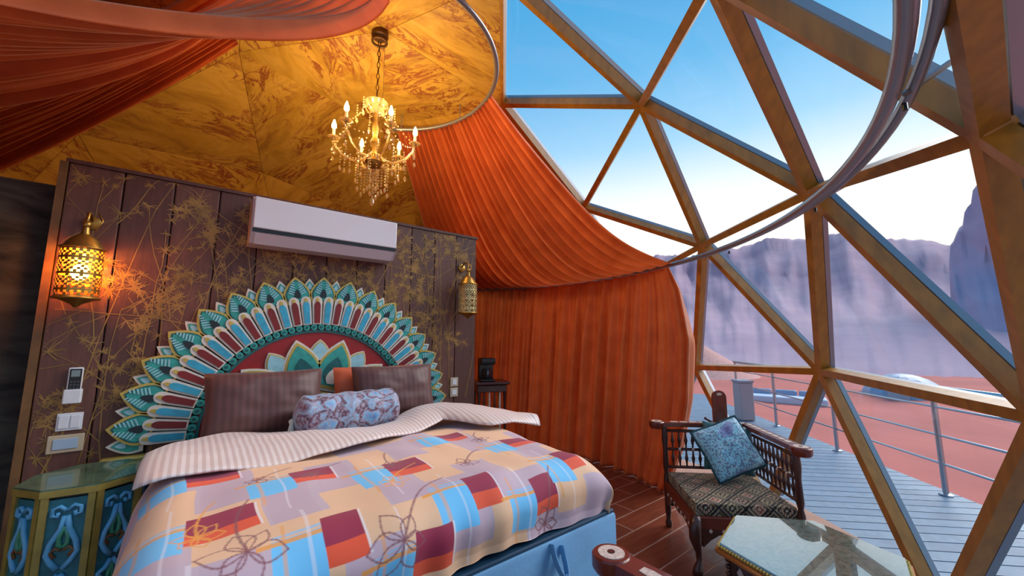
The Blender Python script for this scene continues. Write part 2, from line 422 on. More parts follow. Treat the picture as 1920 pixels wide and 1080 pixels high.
for n in range(17):
    a = PI / 2 + (8 - n) * d17; fr = rad(a)
    po = petal_poly(.81, 1.0, .088)
    o = MB().prism(po, -.02, -.052, fr, .03).build('petal', M_gold, hb)
    MB().prism(shrink(po, .82, -.003), -.051, -.055, fr).build('petal_outline', M_tealD, o)
    MB().prism(shrink(po, .74, -.004), -.054, -.058, fr).build('petal_field', M_teal, o)
    vb = MB()
    for s in (-1, 1):
        for k in range(6):
            zb = .868 + k * .017; ln = .052 - k * .0065
            vb.prism([(s * .012, zb), (s * (.012 + ln * .8), zb + ln * .42), (s * (.012 + ln * .76), zb + ln * .42 + .008), (s * .012, zb + .007)], -.0575, -.0615, fr)
    tag(vb.build('veins', M_pale, o), kind='stuff')
    MB().prism(petal_poly(.852, .912, .02), -.0575, -.064, fr).build('seed', M_navy, o)
for n in range(36):
    a = math.radians(2.5 + n * 5); fr = rad(a); hw = .0325
    arch = [(-hw * .84, .66), (hw * .84, .66)] + [(hw * math.cos(t), .825 + .037 * math.sin(t)) for t in [PI * k / 8 for k in range(9)]]
    o = MB().prism(arch, -.02, -.066, fr, .05).build('arch_tile', M_rim, hb)
    hw2 = .0195
    ins = [(-hw2 * .86, .675), (hw2 * .86, .675)] + [(hw2 * math.cos(t), .79 + .034 * math.sin(t)) for t in [PI * k / 8 for k in range(9)]]
    MB().prism(ins, -.065, -.071, fr).build('arch_field', (M_redD, M_blue)[n % 2], o)
    MB().prism([(-.011, .822), (.011, .822), (.008, .842), (0, .85), (-.008, .842)], -.065, -.07, fr).build('arch_tip', M_gold, o)
for n in range(45):
    a = math.radians(2 + n * 4); fr = rad(a)
    sc = [(.0225 * math.cos(t), .648 + .024 * math.sin(t)) for t in [2 * PI * k / 10 for k in range(10)]]
    o = MB().prism(sc, -.02, -.062, fr, .12).build('scallop', M_teal, hb)
    MB().prism([(x * .42, .648 + (z - .648) * .42) for x, z in sc], -.06, -.065, fr).build('scallop_eye', M_tealD, o)
disc = [(.635 * math.cos(t), .635 * math.sin(t)) for t in [PI * k / 48 for k in range(49)]]
MB().prism([(x, z - .06 if i in (0, 48) else z) for i, (x, z) in enumerate(disc)], -.02, -.045, lambda x, y, z: (HX + x, y, ZC + z)).build('red_field', M_red, hb)
ring = MB(); fr0 = lambda x, y, z: (HX + x, y, ZC + z)
for k in range(48):
    t0, t1 = PI * k / 48, PI * (k + 1) / 48
    ring.prism([(.628 * math.cos(t0), .628 * math.sin(t0)), (.612 * math.cos(t0), .612 * math.sin(t0)), (.612 * math.cos(t1), .612 * math.sin(t1)), (.628 * math.cos(t1), .628 * math.sin(t1))], -.045, -.055, fr0)
ring.build('dark_ring', M_tealD, hb)
def lotus(a_deg, r0, r1, hw, y, field, nm):
    fr = rad(math.radians(a_deg)); po = petal_poly(r0, r1, hw, base=.55, pw=2.3)
    o = MB().prism(po, -.045, y, fr).build(nm, M_rim, hb)
    MB().prism(shrink(po, .9), y, y - .004, fr).build('lotus_gilding', M_gold, o)
    MB().prism(shrink(po, .78), y - .003, y - .008, fr).build('lotus_field', field, o)
    if hw > .1:
        MB().prism(shrink(po, .5, -.03), y - .007, y - .012, fr).build('lotus_inner', M_tealD, o)
        MB().prism(shrink(po, .3, -.07), y - .011, y - .016, fr).build('lotus_heart', M_rim, o)
for a in (90, 58, 122, 26, 154): lotus(a, .4, .565, .07, -.055, M_pale, 'small_lotus_petal')
for a in (75, 105, 41, 139, 10, 170): lotus(a, .22, .58, .125, -.064, M_teal, 'lotus_petal')
MB().prism([(.2 * math.cos(t), .2 * math.sin(t)) for t in [2 * PI * k / 32 for k in range(32)]], -.045, -.085, lambda x, y, z: (HX + x, y, ZC + .02 + z), .05).build('rosette', M_gold, hb)
MB().prism([(.16 * math.cos(t), .16 * math.sin(t)) for t in [2 * PI * k / 32 for k in range(32)]], -.084, -.092, lambda x, y, z: (HX + x, y, ZC + .02 + z), .05).build('rosette_field', M_tealD, hb)
MB().bbox((HX, -.045, .86), (2.0, .07, .06), .01).build('base_rail', M_gold, hb)
MB().box((HX, -.05, .41), (1.6, .05, .82)).build('back_board', M_darkwood, hb)

# ------------------------------------------------------------------ bed
M_base = mat('blue_upholstery', (104, 152, 190), .55, var=.12, scale=5, bump=.08)
M_trim = mat('dark_blue_trim', (26, 60, 84), .5)
BX0, BX1, BY0, BY1 = -.75, .93, -1.78, -.11
bed = empty('bed', ((BX0 + BX1) / 2, (BY0 + BY1) / 2, 0), label='double bed with pale blue upholstered storage base', cat='bed')
bxc, byc = bed.location.x, bed.location.y
bs = MB().bbox((0, 0, .365), (BX1 - BX0, BY1 - BY0, .67), .02).build('base', M_base, bed, A30)
MB().bbox((0, 0, .704), (BX1 - BX0 - .02, BY1 - BY0 - .02, .016), .005).build('lid_edge', M_trim, bed)
for sx in (-1, 1):
    for sy in (-1, 1): MB().lathe([(.03, 0), (.035, .035)], (sx * .7, sy * .7, 0), 12).build('foot', M_black, bed)
sp = []
for i in range(13):
    t = i / 12; a = t * PI
    sp.append((.49 - bxc + .055 * (1 - math.cos(a)) / 2, BY0 - byc - .008 - .05 * math.sin(a), .695 - .105 * math.sin(a) ** .8 - .02 * t))
st = MB()
for i in range(12):
    p, q = Vector(sp[i]), Vector(sp[i + 1])
    st.beam(p, q, .036, .005, (1, -.15, .1))
st.build('pull_strap', M_base, bs)
MB().bbox((-.04, .05, .80), (BX1 - BX0 - .22, BY1 - BY0 - .16, .175), .06).build('mattress', mat('rust_sheet', (196, 96, 58), .7, var=.1, bump=.1), bed, True)

# duvet: printed patchwork of cream and lilac with crimson, orange and sky-blue blocks
def duvet():
    NU, NVv = 640, 700
    xs_l, xs_r = BX0 - .03, BX1 - .045; yf = BY0 + .025; R = .13
    hang_l, hang_r, hang_f = .5, .2, .2
    wtop = xs_r - xs_l
    a = np.linspace(-hang_l, wtop + hang_r, NU); b = np.linspace(.30, -yf + hang_f, NVv)
    def edge(d):       # d: arc length past the start of the rounding -> (inward offset from edge, drop)
        q = np.clip(d, 0, R * PI / 2) / R
        return R * np.sin(q), R * (1 - np.cos(q)) + np.maximum(0, d - R * PI / 2)
    dl = np.maximum(0, -(a - R)); dr = np.maximum(0, a - (wtop - R))
    ol, zl = edge(dl); orr, zr = edge(dr)
    x = np.where(a < R, xs_l + R - ol, np.where(a > wtop - R, xs_r - R + orr, xs_l + a))
    zx = zl + zr
    bf = -yf - R; df = np.maximum(0, b - bf); of, zy = edge(df)
    y = np.where(b > bf, yf + R - of, -b)
    X, Y = np.meshgrid(x, y, indexing='ij'); ZX, ZY = np.meshgrid(zx, zy, indexing='ij'); A, B = np.meshgrid(a, b, indexing='ij')
    k = 14
    drop = np.log(np.exp(k * ZX) + np.exp(k * ZY) - 1) / k
    drop = np.minimum(drop, np.where(A < .3, .6, .228))
    ztop = .978 + .012 * np.sin(3.1 * X + 1) * np.sin(2.7 * Y) - .03 * np.clip((-Y - 1.0) / .7, 0, 1) ** 1.5
    ztop = ztop - .03 * (1 - np.clip((B - .55) / .35, 0, 1))
    Z = ztop - drop
    rng = np.random.default_rng(3)
    for i in range(26):
        fx, fy, p1 = rng.normal() * 9, rng.normal() * 9, rng.random() * 6.3
        Z += .0016 * np.sin(fx * A + fy * B + p1); X = X + .0011 * np.sin(fy * A - fx * B + p1); Y = Y + .0013 * np.sin(fx * A + fy * B * 1.3 + p1 * 2)
    # bulging sides and creases running down the foot end
    side = np.clip(ZY / .2, 0, 1); Y -= .02 * np.sin(side * PI) + .006 * side * np.sin(A * 42 + 2 * np.sin(A * 7))
    side = np.clip(zr / .2, 0, 1)[:, None] * np.ones_like(B); X += .02 * np.sin(side * PI)
    side = np.clip(ZX / .5, 0, 1) * (A < .3); X -= side * (.06 + .02 * np.sin(B * 9)) * np.clip((B - .62) / .3, 0, 1) - side * .03 * np.clip((.9 - B) / .3, 0, 1)
    col = np.empty((NU, NVv, 3)); cream = np.array(lin((226, 178, 140))); lilac = np.array(lin((188, 160, 170))); peach = np.array(lin((228, 190, 158)))
    xw = A + xs_l; bw_ = B
    ci = np.floor((xw + .80) / .17).astype(int); ri = np.floor((bw_ + .05 + .09 * (ci % 3)) / .30).astype(int)
    sel = (ci + ri) % 2
    col[:] = np.where((sel == 0)[..., None], cream, lilac)
    soft = (np.sin(xw * 37) > .75)[..., None]; col = np.where(soft & (sel == 1)[..., None], col * .93 + .05, col)
    maroon = np.array(lin((146, 26, 62))); orange = np.array(lin((222, 76, 40))); sky = np.array(lin((96, 186, 232))); ora = np.array(lin((228, 150, 60))); line = np.array(lin((128, 70, 78))); white = np.array(lin((232, 222, 226)))
    def rect(x0, x1, b0, b1, c, al=1.0):
        m = (xw > x0) & (xw < x1) & (bw_ > b0) & (bw_ < b1); col[m] = col[m] * (1 - al) + c * al
    blocks = [(-.66,-.50,1.0,1.12),(-.65,-.48,1.39,1.54),(-.35,-.20,1.19,1.33),(-.33,-.22,1.62,1.77),(-.02,.14,1.29,1.46),(.40,.54,.97,1.12),(.62,.77,1.27,1.40),(.16,.28,1.62,1.765),(.44,.56,1.715,1.85),(.69,.79,1.57,1.72),(-.08,.06,1.77,1.90),(-.60,-.47,1.75,1.9),(-1.1,-.95,1.25,1.45),(-1.2,-1.05,.9,1.05)]
    for (x0, x1, b0, b1) in blocks:
        w_, h_ = x1 - x0, b1 - b0
        rect(x0 - .135, x0, b0 + .25 * h_, b1 + .28 * h_, sky, .95); rect(x0 - .135, x0, b0 + .02, b0 + .2 * h_, sky, .6)
        rect(x0 - .17, x0, b0 + .27 * h_, b0 + .27 * h_ + .014, ora, .9)
        rect(x0 - .108, x0 - .096, b0 - .03, b1 + .1, ora, .55); rect(x0 - .04, x0 - .032, b0 - .1, b1 + .16, white, .4)
        rect(x0, x1, b0, b0 + .64 * h_, maroon); rect(x0, x1, b0 + .64 * h_, b1, orange); rect(x1, x1 + .008, b0, b1, white, .6)
    def pline(pts, wd, c, al=.75):
        for (p, q) in zip(pts[:-1], pts[1:]):
            i0 = np.searchsorted(a + xs_l, [min(p[0], q[0]) - .01, max(p[0], q[0]) + .01]); j0 = np.searchsorted(b, [min(p[1], q[1]) - .01, max(p[1], q[1]) + .01])
            if i0[1] <= i0[0] or j0[1] <= j0[0]: continue
            sl = (slice(i0[0], i0[1]), slice(j0[0], j0[1])); px_, py_ = xw[sl] - p[0], bw_[sl] - p[1]; dx, dy = q[0] - p[0], q[1] - p[1]; L2 = dx * dx + dy * dy + 1e-9
            t = np.clip((px_ * dx + py_ * dy) / L2, 0, 1); dd = np.hypot(px_ - t * dx, py_ - t * dy); k_ = (al * np.clip((wd + .0022 - dd) / .003, 0, 1))[..., None]
            col[sl] = col[sl] * (1 - k_) + c * k_
    rg = random.Random(5)
    for (fx, fy, s) in ((-.52, 1.66, .1), (-.12, 1.78, .11), (.02, 1.32, .06), (.5, 1.9, .08), (-.45, 1.2, .05), (.3, 1.45, .06), (-.28, 1.26, .05), (.55, 1.2, .05), (-.05, 1.5, .07), (-.62, 1.5, .07)):
        c0 = line if rg.random() < .75 else ora
        for k in range(6):
            t0 = k * PI / 3 + rg.random() * .4; L = s * rg.uniform(.7, 1.1)
            pts = [(fx + L * math.sin(PI * t) * .32 * math.cos(t0 + PI / 2) * (1 if u_ == 0 else -1) + L * t * math.cos(t0), fy + L * math.sin(PI * t) * .32 * math.sin(t0 + PI / 2) * (1 if u_ == 0 else -1) + L * t * math.sin(t0)) for u_ in (0, 1) for t in ([i / 8 for i in range(9)] if u_ == 0 else [1 - i / 8 for i in range(9)])]
            pline(pts, .0018, c0)
        ang = rg.uniform(-.6, .6) - PI / 2
        pline([(fx + s * 3.0 * t * math.cos(ang + .4 * t), fy + s * 3.0 * t * math.sin(ang + .4 * t)) for t in [i / 10 for i in range(11)]], .003, c0)
    V = np.stack([X, Y, Z], -1).reshape(-1, 3)
    i, j = np.meshgrid(np.arange(NU - 1), np.arange(NVv - 1), indexing='ij'); q = (i * NVv + j).ravel()
    F = np.stack([q, q + NVv, q + NVv + 1, q + 1], -1)
    me = bpy.data.meshes.new('duvet'); me.vertices.add(len(V)); me.vertices.foreach_set('co', V.ravel()); me.loops.add(F.size); me.polygons.add(len(F))
    me.loops.foreach_set('vertex_index', F.ravel()); me.polygons.foreach_set('loop_start', np.arange(len(F)) * 4); me.update(calc_edges=True)
    me.polygons.foreach_set('use_smooth', np.ones(len(F), bool))
    at = me.color_attributes.new('print', 'FLOAT_COLOR', 'POINT'); at.data.foreach_set('color', np.concatenate([col.reshape(-1, 3), np.ones((len(V), 1))], 1).ravel())
    return link('duvet', me, colour_attr_mat('printed_cotton', .75, .15, .06, 300))
dv = tag(duvet(), 'duvet in cream and lilac patchwork with crimson and sky-blue blocks, on the bed', 'duvet')

# turned-back satin lining of the duvet
def stripe_mat():
    mt = mat('striped_satin', (206, 180, 172), .42, sheen=.2, bump=.05)
    t = mt.node_tree; tcn = t.nodes.new('ShaderNodeTexCoord'); wv = t.nodes.new('ShaderNodeTexWave'); wv.bands_direction = 'X'; wv.inputs['Scale'].default_value = 12.5; wv.inputs['Distortion'].default_value = .25
    t.links.new(tcn.outputs['Object'], wv.inputs['Vector']); r = ramp(t, [(.38, lin((204, 178, 170))), (.62, lin((226, 208, 202)))]); t.links.new(wv.outputs['Fac'], r.inputs[0]); t.links.new(r.outputs[0], P(mt).inputs['Base Color'])
    return mt
def flap():
    NU, NVv = 90, 36
    fx = [-.82, -.74, -.4, .06, .40, .56, .63, .70, .85, 1.06]; fy = [-1.0, -1.05, -1.05, -1.0, -.86, -.79, -.95, -1.10, -1.12, -1.12]
    bx = [-.82, -.5, 0, .3, .45, .7, .9, 1.06]; by = [-.36, -.36, -.50, -.50, -.42, -.38, -.56, -1.06]
    top, bot = [], []
    for i in range(NU):
        x = -.80 + 1.86 * i / (NU - 1)
        yf, yb = interp(x, fx, fy), interp(x, bx, by)
        for j in range(NVv):
            t = j / (NVv - 1); y = yb + (yf - yb) * t
            lift = interp(x, [-.82, -.7, -.3, .3, .6, .85, 1.06], [.0, .014, .014, .018, .03, .02, -.02])
            zz = .985 - .035 * (1 - t) * sstep(-.55, -.2, x) * (1 - sstep(.35, .55, x)) + lift + .035 * math.sin(PI * min(1, t * 1.02)) ** .6 + .012 * math.sin(x * 8 + y * 5) + .006 * noise.noise(Vector((x * 7, y * 9, 1)))
            if x > .5: zz += .035 * sstep(.5, .75, x) * (1 - t)
            xo = x
            if x < -.7: zz -= .03 * ((-.7 - x) / .12) ** 2
            top.append((xo, y, zz)); bot.append((xo, y, zz - .03 * min(1, (4 * t * (1 - t)) ** .5 + .25)))
    fs = []
    N = NU * NVv
    for i in range(NU - 1):
        for j in range(NVv - 1):
            q = i * NVv + j; fs.append((q, q + 1, q + NVv + 1, q + NVv)); fs.append((N + q, N + q + NVv, N + q + NVv + 1, N + q + 1))
    for i in range(NU - 1):
        for j in (0, NVv - 1): q = i * NVv + j; fs.append((q, q + NVv, N + q + NVv, N + q))
    for j in range(NVv - 1):
        for i in (0, NU - 1): q = i * NVv + j; fs.append((q, q + 1, N + q + 1, N + q))
    mb = MB(); mb.add(top + bot, fs)
    o = mb.build('turned_back_lining', stripe_mat(), dv, True); fix(o.data); return o
flap()['label'] = 'pale striped satin lining folded back'

# ------------------------------------------------------------------ pillows
def pillow_mesh(w_, h_, t_, n=26, sag=.0, seed=0):
    def pt(i, j, s):
        u = -1 + 2 * i / (n - 1); v = -1 + 2 * j / (n - 1)
        k = (max(0, 1 - abs(u) ** 3.2) * max(0, 1 - abs(v) ** 3.2)) ** .5
        pin = 1 - .05 * (1 - abs(u)) * abs(v) ** 3; pin2 = 1 - .05 * (1 - abs(v)) * abs(u) ** 3
        wr = .012 * noise.noise(Vector((u * 3 + seed, v * 3, s))) * k
        return (u * w_ / 2 * pin2, s * (t_ / 2 * k) + wr, v * h_ / 2 * pin - sag * u * u)
    mb = MB(); a, f = grid(n, n, lambda i, j: pt(i, j, 1)); b, g = grid(n, n, lambda i, j: pt(i, j, -1))
    mb.add(a, f); mb.add(b, [q[::-1] for q in g]); return mb
def stripe_pillow(name, c1, c2, sc):
    mt = mat(name, c1, .5, sheen=.2); t = mt.node_tree; tcn = t.nodes.new('ShaderNodeTexCoord'); wv = t.nodes.new('ShaderNodeTexWave'); wv.bands_direction = 'X'; wv.inputs['Scale'].default_value = sc; wv.inputs['Distortion'].default_value = .2
    t.links.new(tcn.outputs['Object'], wv.inputs['Vector']); r = ramp(t, [(.4, lin(c1)), (.6, lin(c2))]); t.links.new(wv.outputs['Fac'], r.inputs[0]); t.links.new(r.outputs[0], P(mt).inputs['Base Color']); return mt
M_pil = stripe_pillow('brown_satin_stripe', (82, 43, 39), (94, 53, 47), 9)
def pillow(label, mt, c, rx, rz_, w_, h_, t_, seed=0):
    o = pillow_mesh(w_, h_, t_, seed=seed).build('pillow', mt, None, True); fix(o.data)
    o.location = c; o.rotation_euler = (rx, 0, rz_); return tag(o, label, 'pillow', None)
pillow('brown striped satin pillow propped left of the bolster', M_pil, (-.315, -.28, 1.135), -.28, .04, .60, .37, .17, 1)
pillow('brown striped satin pillow propped on the right side of the headboard', M_pil, (.45, -.285, 1.14), -.26, -.03, .58, .36, .17, 4)
pillow('rust orange pillow peeking out behind the right brown pillow', mat('rust_orange_satin', (204, 82, 30), .5, sheen=.2, var=.1), (.40, -.165, 1.13), -.14, .0, .66, .36, .08, 7)
def paisley(name, c, seed=0, sc=13):
    mt = mat(name, (120, 150, 180), .55, sheen=.25, bump=.08, bscale=120); t = mt.node_tree
    tcn = t.nodes.new('ShaderNodeTexCoord'); mp = t.nodes.new('ShaderNodeMapping'); mp.inputs['Location'].default_value = (seed, seed * .7, 0); t.links.new(tcn.outputs['Object'], mp.inputs[0])
    nz = t.nodes.new('ShaderNodeTexNoise'); nz.inputs['Scale'].default_value = 9; nz.inputs['Detail'].default_value = 2; t.links.new(mp.outputs[0], nz.inputs['Vector'])
    mixv = t.nodes.new('ShaderNodeMix'); mixv.data_type = 'VECTOR'; mixv.inputs['Factor'].default_value = .12; t.links.new(mp.outputs[0], mixv.inputs['A']); t.links.new(nz.outputs['Color'], mixv.inputs['B'])
    vo = t.nodes.new('ShaderNodeTexVoronoi'); vo.inputs['Scale'].default_value = sc; t.links.new(mixv.outputs['Result'], vo.inputs['Vector'])
    r = ramp(t, [(0, lin(c[0])), (.22, lin(c[1])), (.34, lin(c[2])), (.44, lin(c[3])), (.52, lin(c[4])), (.62, lin(c[2])), (.85, lin(c[3]))]); r.color_ramp.interpolation = 'LINEAR'
    t.links.new(vo.outputs['Distance'], r.inputs[0])
    n2 = t.nodes.new('ShaderNodeTexNoise'); n2.inputs['Scale'].default_value = 70; n2.inputs['Detail'].default_value = 3; t.links.new(mp.outputs[0], n2.inputs['Vector'])
    r2 = ramp(t, [(.5, (0, 0, 0)), (.56, (1, 1, 1))]); t.links.new(n2.outputs['Fac'], r2.inputs[0])
    mm = t.nodes.new('ShaderNodeMix'); mm.data_type = 'RGBA'; mm.inputs['B'].default_value = (*lin(c[5]), 1); t.links.new(r.outputs[0], mm.inputs['A'])
    mu = t.nodes.new('ShaderNodeMath'); mu.operation = 'MULTIPLY'; mu.inputs[1].default_value = .75; t.links.new(r2.outputs[0], mu.inputs[0]); t.links.new(mu.outputs[0], mm.inputs['Factor'])
    t.links.new(mm.outputs['Result'], P(mt).inputs['Base Color']); return mt
M_bol = paisley('bolster_paisley', [(50, 110, 176), (104, 168, 212), (146, 178, 204), (106, 66, 84), (86, 48, 66), (160, 140, 156)], 2, 11)
# bolster: soft cylinder lying across the pillows
bl = MB(); prof = []
for i in range(25):
    t = i / 24; x = -.30 + .60 * t; e = min(t, 1 - t) * 24
    prof.append((.118 * (1 - max(0, 1 - e / 2.2) ** 2.2 * .75) + .004 * math.sin(t * 30), x))
prof = [(.004, -.302)] + prof + [(.004, .302)]
bl.lathe(prof, (0, 0, 0), 28, Matrix.Rotation(PI / 2, 3, 'Y'))
bo = bl.build('bolster', M_bol, None, True); bo.location = (.085, -.50, 1.068); bo.rotation_euler = (0, 0, .05); tag(bo, 'round bolster in blue and plum floral satin lying in front of the pillows', 'bolster')
MB().lathe([(.004, 0), (.016, .01), (.010, .03), (.02, .075)], (-.31, 0, 0), 10, Matrix.Rotation(PI, 3, 'X')).build('tassel', mat('pale_tassel', (200, 196, 180), .7), bo)

# ------------------------------------------------------------------ air conditioner
ac = empty('air_conditioner', (0, -.015, 2.085), label='white wall air conditioner above the headboard', cat='air conditioner')
M_acw = mat('ac_panel', (226, 214, 214), .22, coat=.4); M_ac2 = mat('ac_body', (176, 160, 164), .4)
body = [(-.0, .0), (-.0, .285), (-.17, .285), (-.195, .27), (-.195, .06), (-.15, .0)]
def ext(poly, x0, x1): 
    n = len(poly); mb = MB(); mb.add([(x0, y, z) for y, z in poly] + [(x1, y, z) for y, z in poly], [tuple(range(n)), tuple(range(2 * n - 1, n - 1, -1))] + [(i, i + n, (i + 1) % n + n, (i + 1) % n) for i in range(n)]); return mb
ext(body, -.462, .448).build('body', M_ac2, ac)
MB().bbox((-.004, -.2, .184), (.90, .014, .196), .006).build('front_panel', M_acw, ac)
MB().box((-.004, -.195, .074), (.90, .012, .022)).build('air_slot', M_black, ac)
ext([(-.197, .058), (-.152, -.004), (-.148, .0), (-.19, .06)], -.44, .43).build('flap', mat('ac_flap', (196, 180, 184), .3), ac)

# ------------------------------------------------------------------ wall lanterns
def lantern(x, lit, label, zlo=1.70):
    t = empty('wall_lantern', (x, -.13, zlo), label=label, cat='lantern')
    R_, H = .078, .25; nu, nv = 40, 22; mb = MB()
    vs = []; fs = []
    for j in range(nv + 1):
        for i in range(nu): a = 2 * PI * i / nu; vs.append((R_ * math.cos(a), R_ * math.sin(a), H * j / nv))
    for j in range(nv):
        for i in range(nu):
            if 0 < j < nv - 1 and ((i + j) % 2 or (i % 4 == 1 and j % 4 == 1)) and j % 7 != 3: continue
            fs.append((j * nu + i, j * nu + (i + 1) % nu, (j + 1) * nu + (i + 1) % nu, (j + 1) * nu + i))
    mb.add(vs, fs)
    so_ = mb.build('pierced_shade', M_brass if lit else mat('pale_brass', (196, 176, 120), .4, metal=.6, var=.2, scale=40), t)
    sm = so_.modifiers.new('thickness', 'SOLIDIFY'); sm.thickness = .002
    for z in (0, H): MB().tube([(R_ * 1.03 * math.cos(2 * PI * k / 32), R_ * 1.03 * math.sin(2 * PI * k / 32), z) for k in range(32)], .006, 6, closed=True).build('rim', M_brass, t, True)
    MB().lathe([(R_, H), (.05, H + .05), (.018, H + .075), (.012, H + .11)], n=20).build('cap', M_brass, t, A30)
    MB().ball((0, 0, H + .125), .018, 10).build('finial', M_brass, t, True)
    MB().lathe([(.006, -.045), (.02, -.03), (R_ * .9, -.004), (R_, .002)], n=20).build('drop', M_brass, t, A30)
    MB().tube([(0, 0, H + .12), (0, .01, H + .19), (0, .07, H + .2), (0, .112, H + .16)], .007, 8).build('bracket', M_brass, t, True)
    MB().lathe([(.035, 0), (.035, .008), (.02, .014)], (0, .114, H + .16), 16, Matrix.Rotation(PI / 2, 3, 'X')).build('wall_plate', M_brass, t, A30)
    MB().tube([(.03, .02, H + .1), (.05, .03, H + .16), (.03, .05, H + .2)], .004, 6).build('scroll', M_brass, t, True)
    if lit:
        MB().ball((0, 0, .13), .034, 14, 1.2).build('bulb', mat('amber_bulb', (255, 180, 80), .4, emit=(255, 140, 40), es=140), t, True)
        ld = bpy.data.lights.new('lantern_light', 'POINT'); ld.energy = 9; ld.color = (1, .40, .09); ld.shadow_soft_size = .02
        lo = bpy.data.objects.new('lantern_light', ld); C.objects.link(lo); lo.parent = t; lo.location = (0, -.0, .20)
    else:
        MB().ball((0, 0, .13), .03, 12, 1.2).build('bulb', mat('unlit_bulb', (200, 190, 160), .4), t, True)
lantern(-1.145, True, 'glowing pierced brass lantern at the left end of the boarded wall')
lantern(1.14, False, 'unlit pale brass lantern at the right end of the wall beside the curtain', 1.72)

# switches, remote
def plate(name, label, cat, x, z, w_, h_, mt, cells, cm):
    t = empty(name, (x, -.013, z), label=label, cat=cat)
    MB().bbox((0, -.005, 0), (w_, .01, h_), .003).build('plate', mt, t)
    for (cx, cz, cw, ch) in cells: MB().bbox((cx, -.0115, cz), (cw, .006, ch), .002).build('key', cm, t)
plate('light_switch', 'white light switch plate below the remote', 'switch', -1.125, 1.09, .09, .085, M_white, [(-.02, 0, .034, .062), (.02, 0, .034, .062)], M_white)
plate('power_socket', 'beige framed socket plate, lowest left of the bed', 'socket', -1.128, .985, .125, .085, mat('beige_plate', (190, 168, 140), .4), [(0, 0, .085, .05)], mat('grey_socket', (160, 178, 196), .4))
plate('light_switch', 'upper of two small switch plates right of the headboard', 'switch', 1.085, 1.135, .075, .075, mat('beige_plate', (190, 168, 140), .4), [(0, 0, .04, .045)], M_white)
plate('power_socket', 'lower of two small plates right of the headboard', 'socket', 1.085, 1.05, .075, .075, mat('beige_plate', (190, 168, 140), .4), [(0, 0, .045, .04)], M_white)
rm = empty('remote_control', (-1.125, -.013, 1.17), label='white and black air conditioner remote in its wall holder', cat='remote')
MB().bbox((0, -.016, .10), (.052, .02, .175), .006).build('body', M_white, rm, A30)
MB().bbox((.002, -.028, .118), (.042, .006, .125), .003).build('keypad', M_black, rm)
MB().box((.002, -.032, .158), (.03, .002, .032)).build('screen', mat('lcd', (120, 136, 136), .3), rm)
for i in range(3):
    for j in range(3): MB().box((-.01 + .012 * i, -.032, .085 + .016 * j), (.007, .003, .008)).build('button', mat('key_grey', (70, 70, 76), .5), rm)
MB().bbox((0, -.02, .045), (.064, .034, .07), .005).build('holder', M_white, rm)

